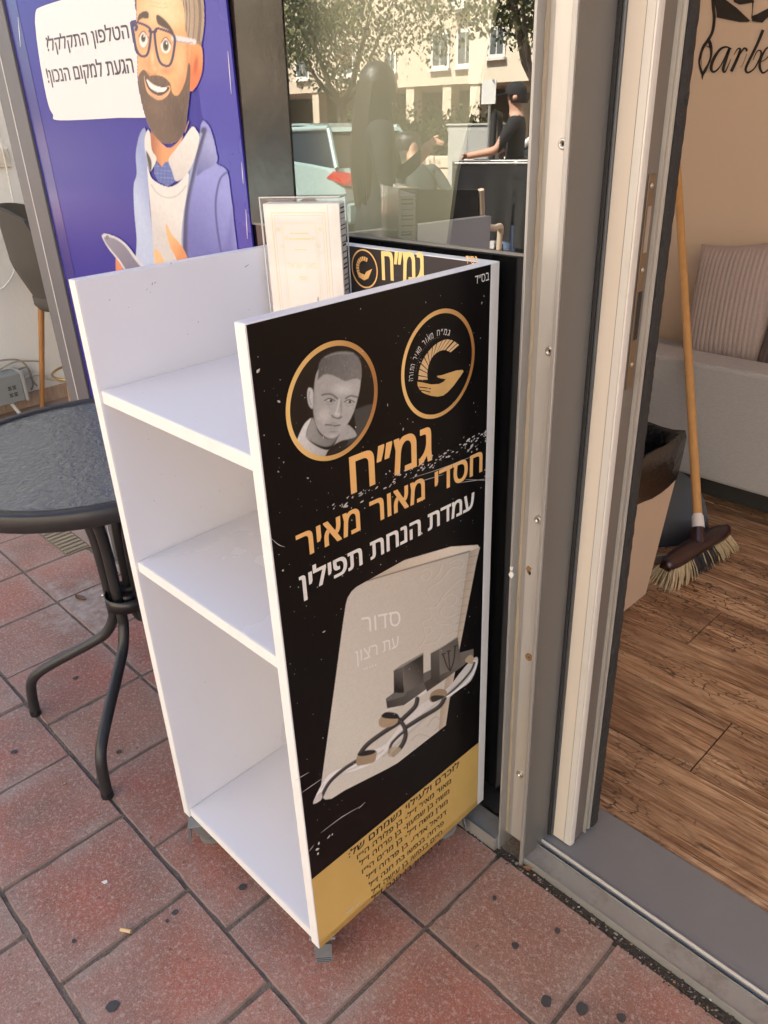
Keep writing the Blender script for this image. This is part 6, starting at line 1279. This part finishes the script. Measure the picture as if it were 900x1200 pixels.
# woman with long hair, seen as a dark figure in the glass
J, E, rad, k = stand(1.56, ((-.22, .02, 1.12), (-.20, .14, .92), (-.19, .20, .86)), ((.20, .13, 1.13), (.15, .25, 1.24), (.13, .30, 1.30)))
def dress(p):
    if p.z > 1.50 * k or (p.y > .24 * k and p.z > .9): return M_skin
    if p.z < .03: return M_shoe
    return M_bkc
hand_r = J['hr']; hand_l = J['hl']
def wskirt(b): b.lathe([(.05, 1.02 * k), (.14 * k, 1.0 * k), (.16 * k, .86 * k), (.17 * k, .5 * k), (.19 * k, .14 * k), (.18 * k, .14 * k), (.04, .95 * k)], M_bkc, (0, .01, 0), 28)
def whair(b):
    b.lathe([(0, 1.70 * k), (.05 * k, 1.69 * k), (.088 * k, 1.65 * k), (.102 * k, 1.58 * k), (.097 * k, 1.5 * k)], M_hair, (0, -.005 * k, 0), 24)
    for i in range(60):
        a = R(135) + R(270) * i / 59; r_ = .088 * k; x, y = r_ * math.cos(a), r_ * math.sin(a) - .01; b.tube([(x, y, 1.60 * k), (x * 1.15, y * 1.1 - .02, 1.42 * k), (x * 1.25, y * 1.2 - .03, 1.2 * k), (x * 1.2, y * 1.15 - .02, (1.02 + random.uniform(-.05, .05)) * k)], [.011, .012, .011, .005], M_hair, 6)
aim = math.atan2(-.75, .66) - math.pi / 2
person('woman with long dark hair in a long black dress standing on the paving', (-3.12, -1.2, 0), aim, J, E, rad, dress, [('dress', wskirt), ('hair', whair), ('hand', lambda b: (fingers(b, hand_r, (-.2, .9, .2), k), fingers(b, hand_l, (0, .4, -.8), k)))])
# man in a black cap bending over beside the open car door
J, E, rad, k = stand(1.62, ((-.22, .14, 1.13), (-.16, .36, 1.08), (-.13, .43, 1.07)), ((.22, .15, 1.12), (.16, .38, 1.08), (.12, .45, 1.07)))
ll, rr_ = J['hl'], J['hr']
def mcl(p):
    if p.z > 1.42 * k or (p.y > .13 * k and .95 < p.z and abs(p.x) > .06): return M_skin
    if p.z < .07 * k: return M_shoe
    return M_bkc if p.z > .9 * k else M_jean
def cap(b):
    b.lathe([(0, 1.715 * k), (.055 * k, 1.706 * k), (.094 * k, 1.67 * k), (.106 * k, 1.615 * k), (.104 * k, 1.60 * k)], M_bkc, (0, .02 * k, 0), 24); b.prism([(-.075 * k, .10 * k, 1.612 * k), (.075 * k, .10 * k, 1.612 * k), (.06 * k, .19 * k, 1.598 * k), (0, .21 * k, 1.594 * k), (-.06 * k, .19 * k, 1.598 * k)], (0, 0, .008), M_bkc)
mhair = lambda b: (b.lathe([(.098 * k, 1.615 * k), (.100 * k, 1.57 * k), (.085 * k, 1.53 * k)], M_hair, (0, -.012 * k, 0), 20), [b.lathe([(0, -.012), (.016, -.008), (.024, 0), (.016, .008), (0, .012)], M_skin, (s * .098 * k, .015 * k, 1.575 * k), 12, 'X') for s in (-1, 1)])
person('man in a black cap and black t-shirt standing behind the drying rack', (-4.95, -4.75, 0), R(60), J, E, rad, mcl, [('cap', cap), ('hair', mhair), ('hand', lambda b: (fingers(b, ll, (.1, .9, -.2), k), fingers(b, rr_, (-.1, .9, -.2), k)))])
# man leaning back in a chair, jeans and a dark shirt
J = dict(hips=(0, -.02, .50), waist=(0, -.09, .62), chest=(0, -.22, .84), neck=(0, -.30, 1.0), neck2=(0, -.33, 1.06), head=(0, -.36, 1.13), crown=(0, -.41, 1.19), nose=(0, -.29, 1.16), sl=(-.17, -.27, .95), el=(-.25, -.10, .75), wl=(-.24, .14, .69), hl=(-.22, .22, .69), sr=(.17, -.27, .95), er=(.25, -.10, .75), wr=(.24, .14, .69), hr=(.22, .22, .69), tl=(-.09, .04, .50), kl=(-.11, .42, .51), al=(-.11, .56, .09), fl=(-.12, .68, .04), tr=(.09, .04, .50), kr=(.12, .42, .51), ar=(.12, .50, .09), fr=(.13, .62, .04))
hl2, hr2 = J['hl'], J['hr']
person('man in jeans and a dark shirt leaning back in a wooden armchair', (-4.75, -3.35, 0), R(-70), J, E, {a: v for a, v in stand(1.7, ((0, 0, 0),) * 3, ((0, 0, 0),) * 3)[2].items()}, lambda p: M_shoe if p.z < .075 else (M_skin if (p.z > .99 or (p.y > .0 and p.z > .62)) else (M_jean if p.z < .60 and p.y > -.08 else M_shirtd)), [('hair', lambda b: b.lathe([(0, .115), (.06, .108), (.10, .075), (.112, .02), (.105, -.03)], M_hair, (0, -.40, 1.125), 20)), ('hand', lambda b: (fingers(b, hl2, (0, .9, -.3)), fingers(b, hr2, (0, .9, -.3))))])
M_lwood = mat('pale_chair_wood', (.55, .45, .33), .5, var=.15, scale=20)
def chair(label, loc, rz, seatm):
    t = thing('armchair', label, 'chair', loc, 'outdoor armchairs on the pavement'); M = Matrix.Translation(loc) @ Matrix.Rotation(rz, 4, 'Z'); X = lambda *p: M @ Vector(p)
    ob('seat', t, lambda b: b.box((-.25, -.22, .405), (.25, .28, .435), seatm, .01, M)); ob('backrest', t, lambda b: b.prism([X(-.24, -.23, .45), X(.24, -.23, .45), X(.23, -.40, .93), X(-.23, -.40, .93)], M.to_3x3() @ Vector((0, -.025, 0)), seatm))
    for s in (-1, 1):
        ob('armrest', t, lambda b: b.tube(catmull([X(s * .27, -.33, .72), X(s * .29, -.1, .68), X(s * .29, .2, .66), X(s * .28, .30, .60)], 4), .02, M_lwood, 10))
        ob('leg', t, lambda b: b.tube([X(s * .28, .28, .64), X(s * .27, .27, .0)], .02, M_lwood, 10)); ob('leg', t, lambda b: b.tube([X(s * .245, -.40, .93), X(s * .255, -.22, .42), X(s * .26, -.30, .0)], .02, M_lwood, 10))
chair('pale wooden armchair carrying the man in jeans', (-4.75, -3.35, 0), R(-70), mat('canvas_seat', (.42, .38, .30), .8))
chair('empty armchair with a dark seat standing near the woman in black', (-3.62, -2.35, 0), R(150), M_bkc)
dk = thing('drying_rack', 'folding metal drying rack with crossed legs on the pavement', 'drying rack', (-4.3, -3.95, 0))
RA, RB = Vector((-4.75, -3.72, 0)), Vector((-4.0, -4.18, 0)); rx = (RB - RA).normalized(); ry = Vector((-rx.y, rx.x, 0))
M_wh = mat('white_rack_tube', (.68, .67, .64), .4)
def rk(b):
    for p in (RA, RB):
        for s in (-1, 1): b.tube([p + ry * s * .26 + Vector((0, 0, .004)), p - ry * s * .24 + Vector((0, 0, 1.0))], .011, M_wh, 8)
    for s in (-1, 1): b.tube([RA + ry * s * .24 + Vector((0, 0, 1.0)), RB + ry * s * .24 + Vector((0, 0, 1.0))], .011, M_wh, 8)
ob('frame', dk, rk); ob('rails', dk, lambda b: [b.tube([RA + ry * v + Vector((0, 0, 1.0)), RB + ry * v + Vector((0, 0, 1.0))], .005, M_wh, 6) for v in (-.14, -.05, .05, .14)])
def cloth(name, label, t0, t1, v, z0, mt, seed):
    b = MB(); N, M2 = 40, 14; vs = []
    for s in (1, -1):
        for j in range(M2 + 1):
            for i in range(N + 1):
                f = i / N; q = j / M2; p = RA + (RB - RA) * (t0 + (t1 - t0) * f) + ry * (v + s * (.008 + .012 * q + .018 * q * math.sin(f * 17 + seed + s))) ; zz = 1.014 - q * (1.0 - z0) * (1 + .05 * math.sin(f * 5 + seed)); vs.append((p.x, p.y, zz))
    w_ = N + 1; k = (M2 + 1) * w_
    f = [[j * w_ + i, j * w_ + i + 1, (j + 1) * w_ + i + 1, (j + 1) * w_ + i] for j in range(M2) for i in range(N)]
    b.add(vs, f + [[k + a for a in q[::-1]] for q in f] + [[i, i + 1, k + i + 1, k + i] for i in range(N)], mt, True); tag(b.build(name, normals=False), label, 'cloth')
cloth('barber_cape', 'black barber cape hanging over the near rail of the drying rack', -.02, .55, .24, .36, M_bkc, 1); cloth('barber_cape', 'second black cape hanging beside the pink towel on the rack', .58, 1.02, .24, .30, M_bkc, 4); cloth('towel', 'dusty pink towel laid over the rack above the second cape', .70, 1.05, .27, .72, mat('pink_towel', (.42, .22, .19), .95, var=.1, scale=80), 7); cloth('barber_cape', 'black cape on the far rail of the drying rack', .1, .8, -.24, .45, M_bkc, 9)
cloth('towel', 'white towel spread over the middle rails of the rack', .0, .3, .02, .78, mat('white_towel', (.7, .68, .64), .95), 2)
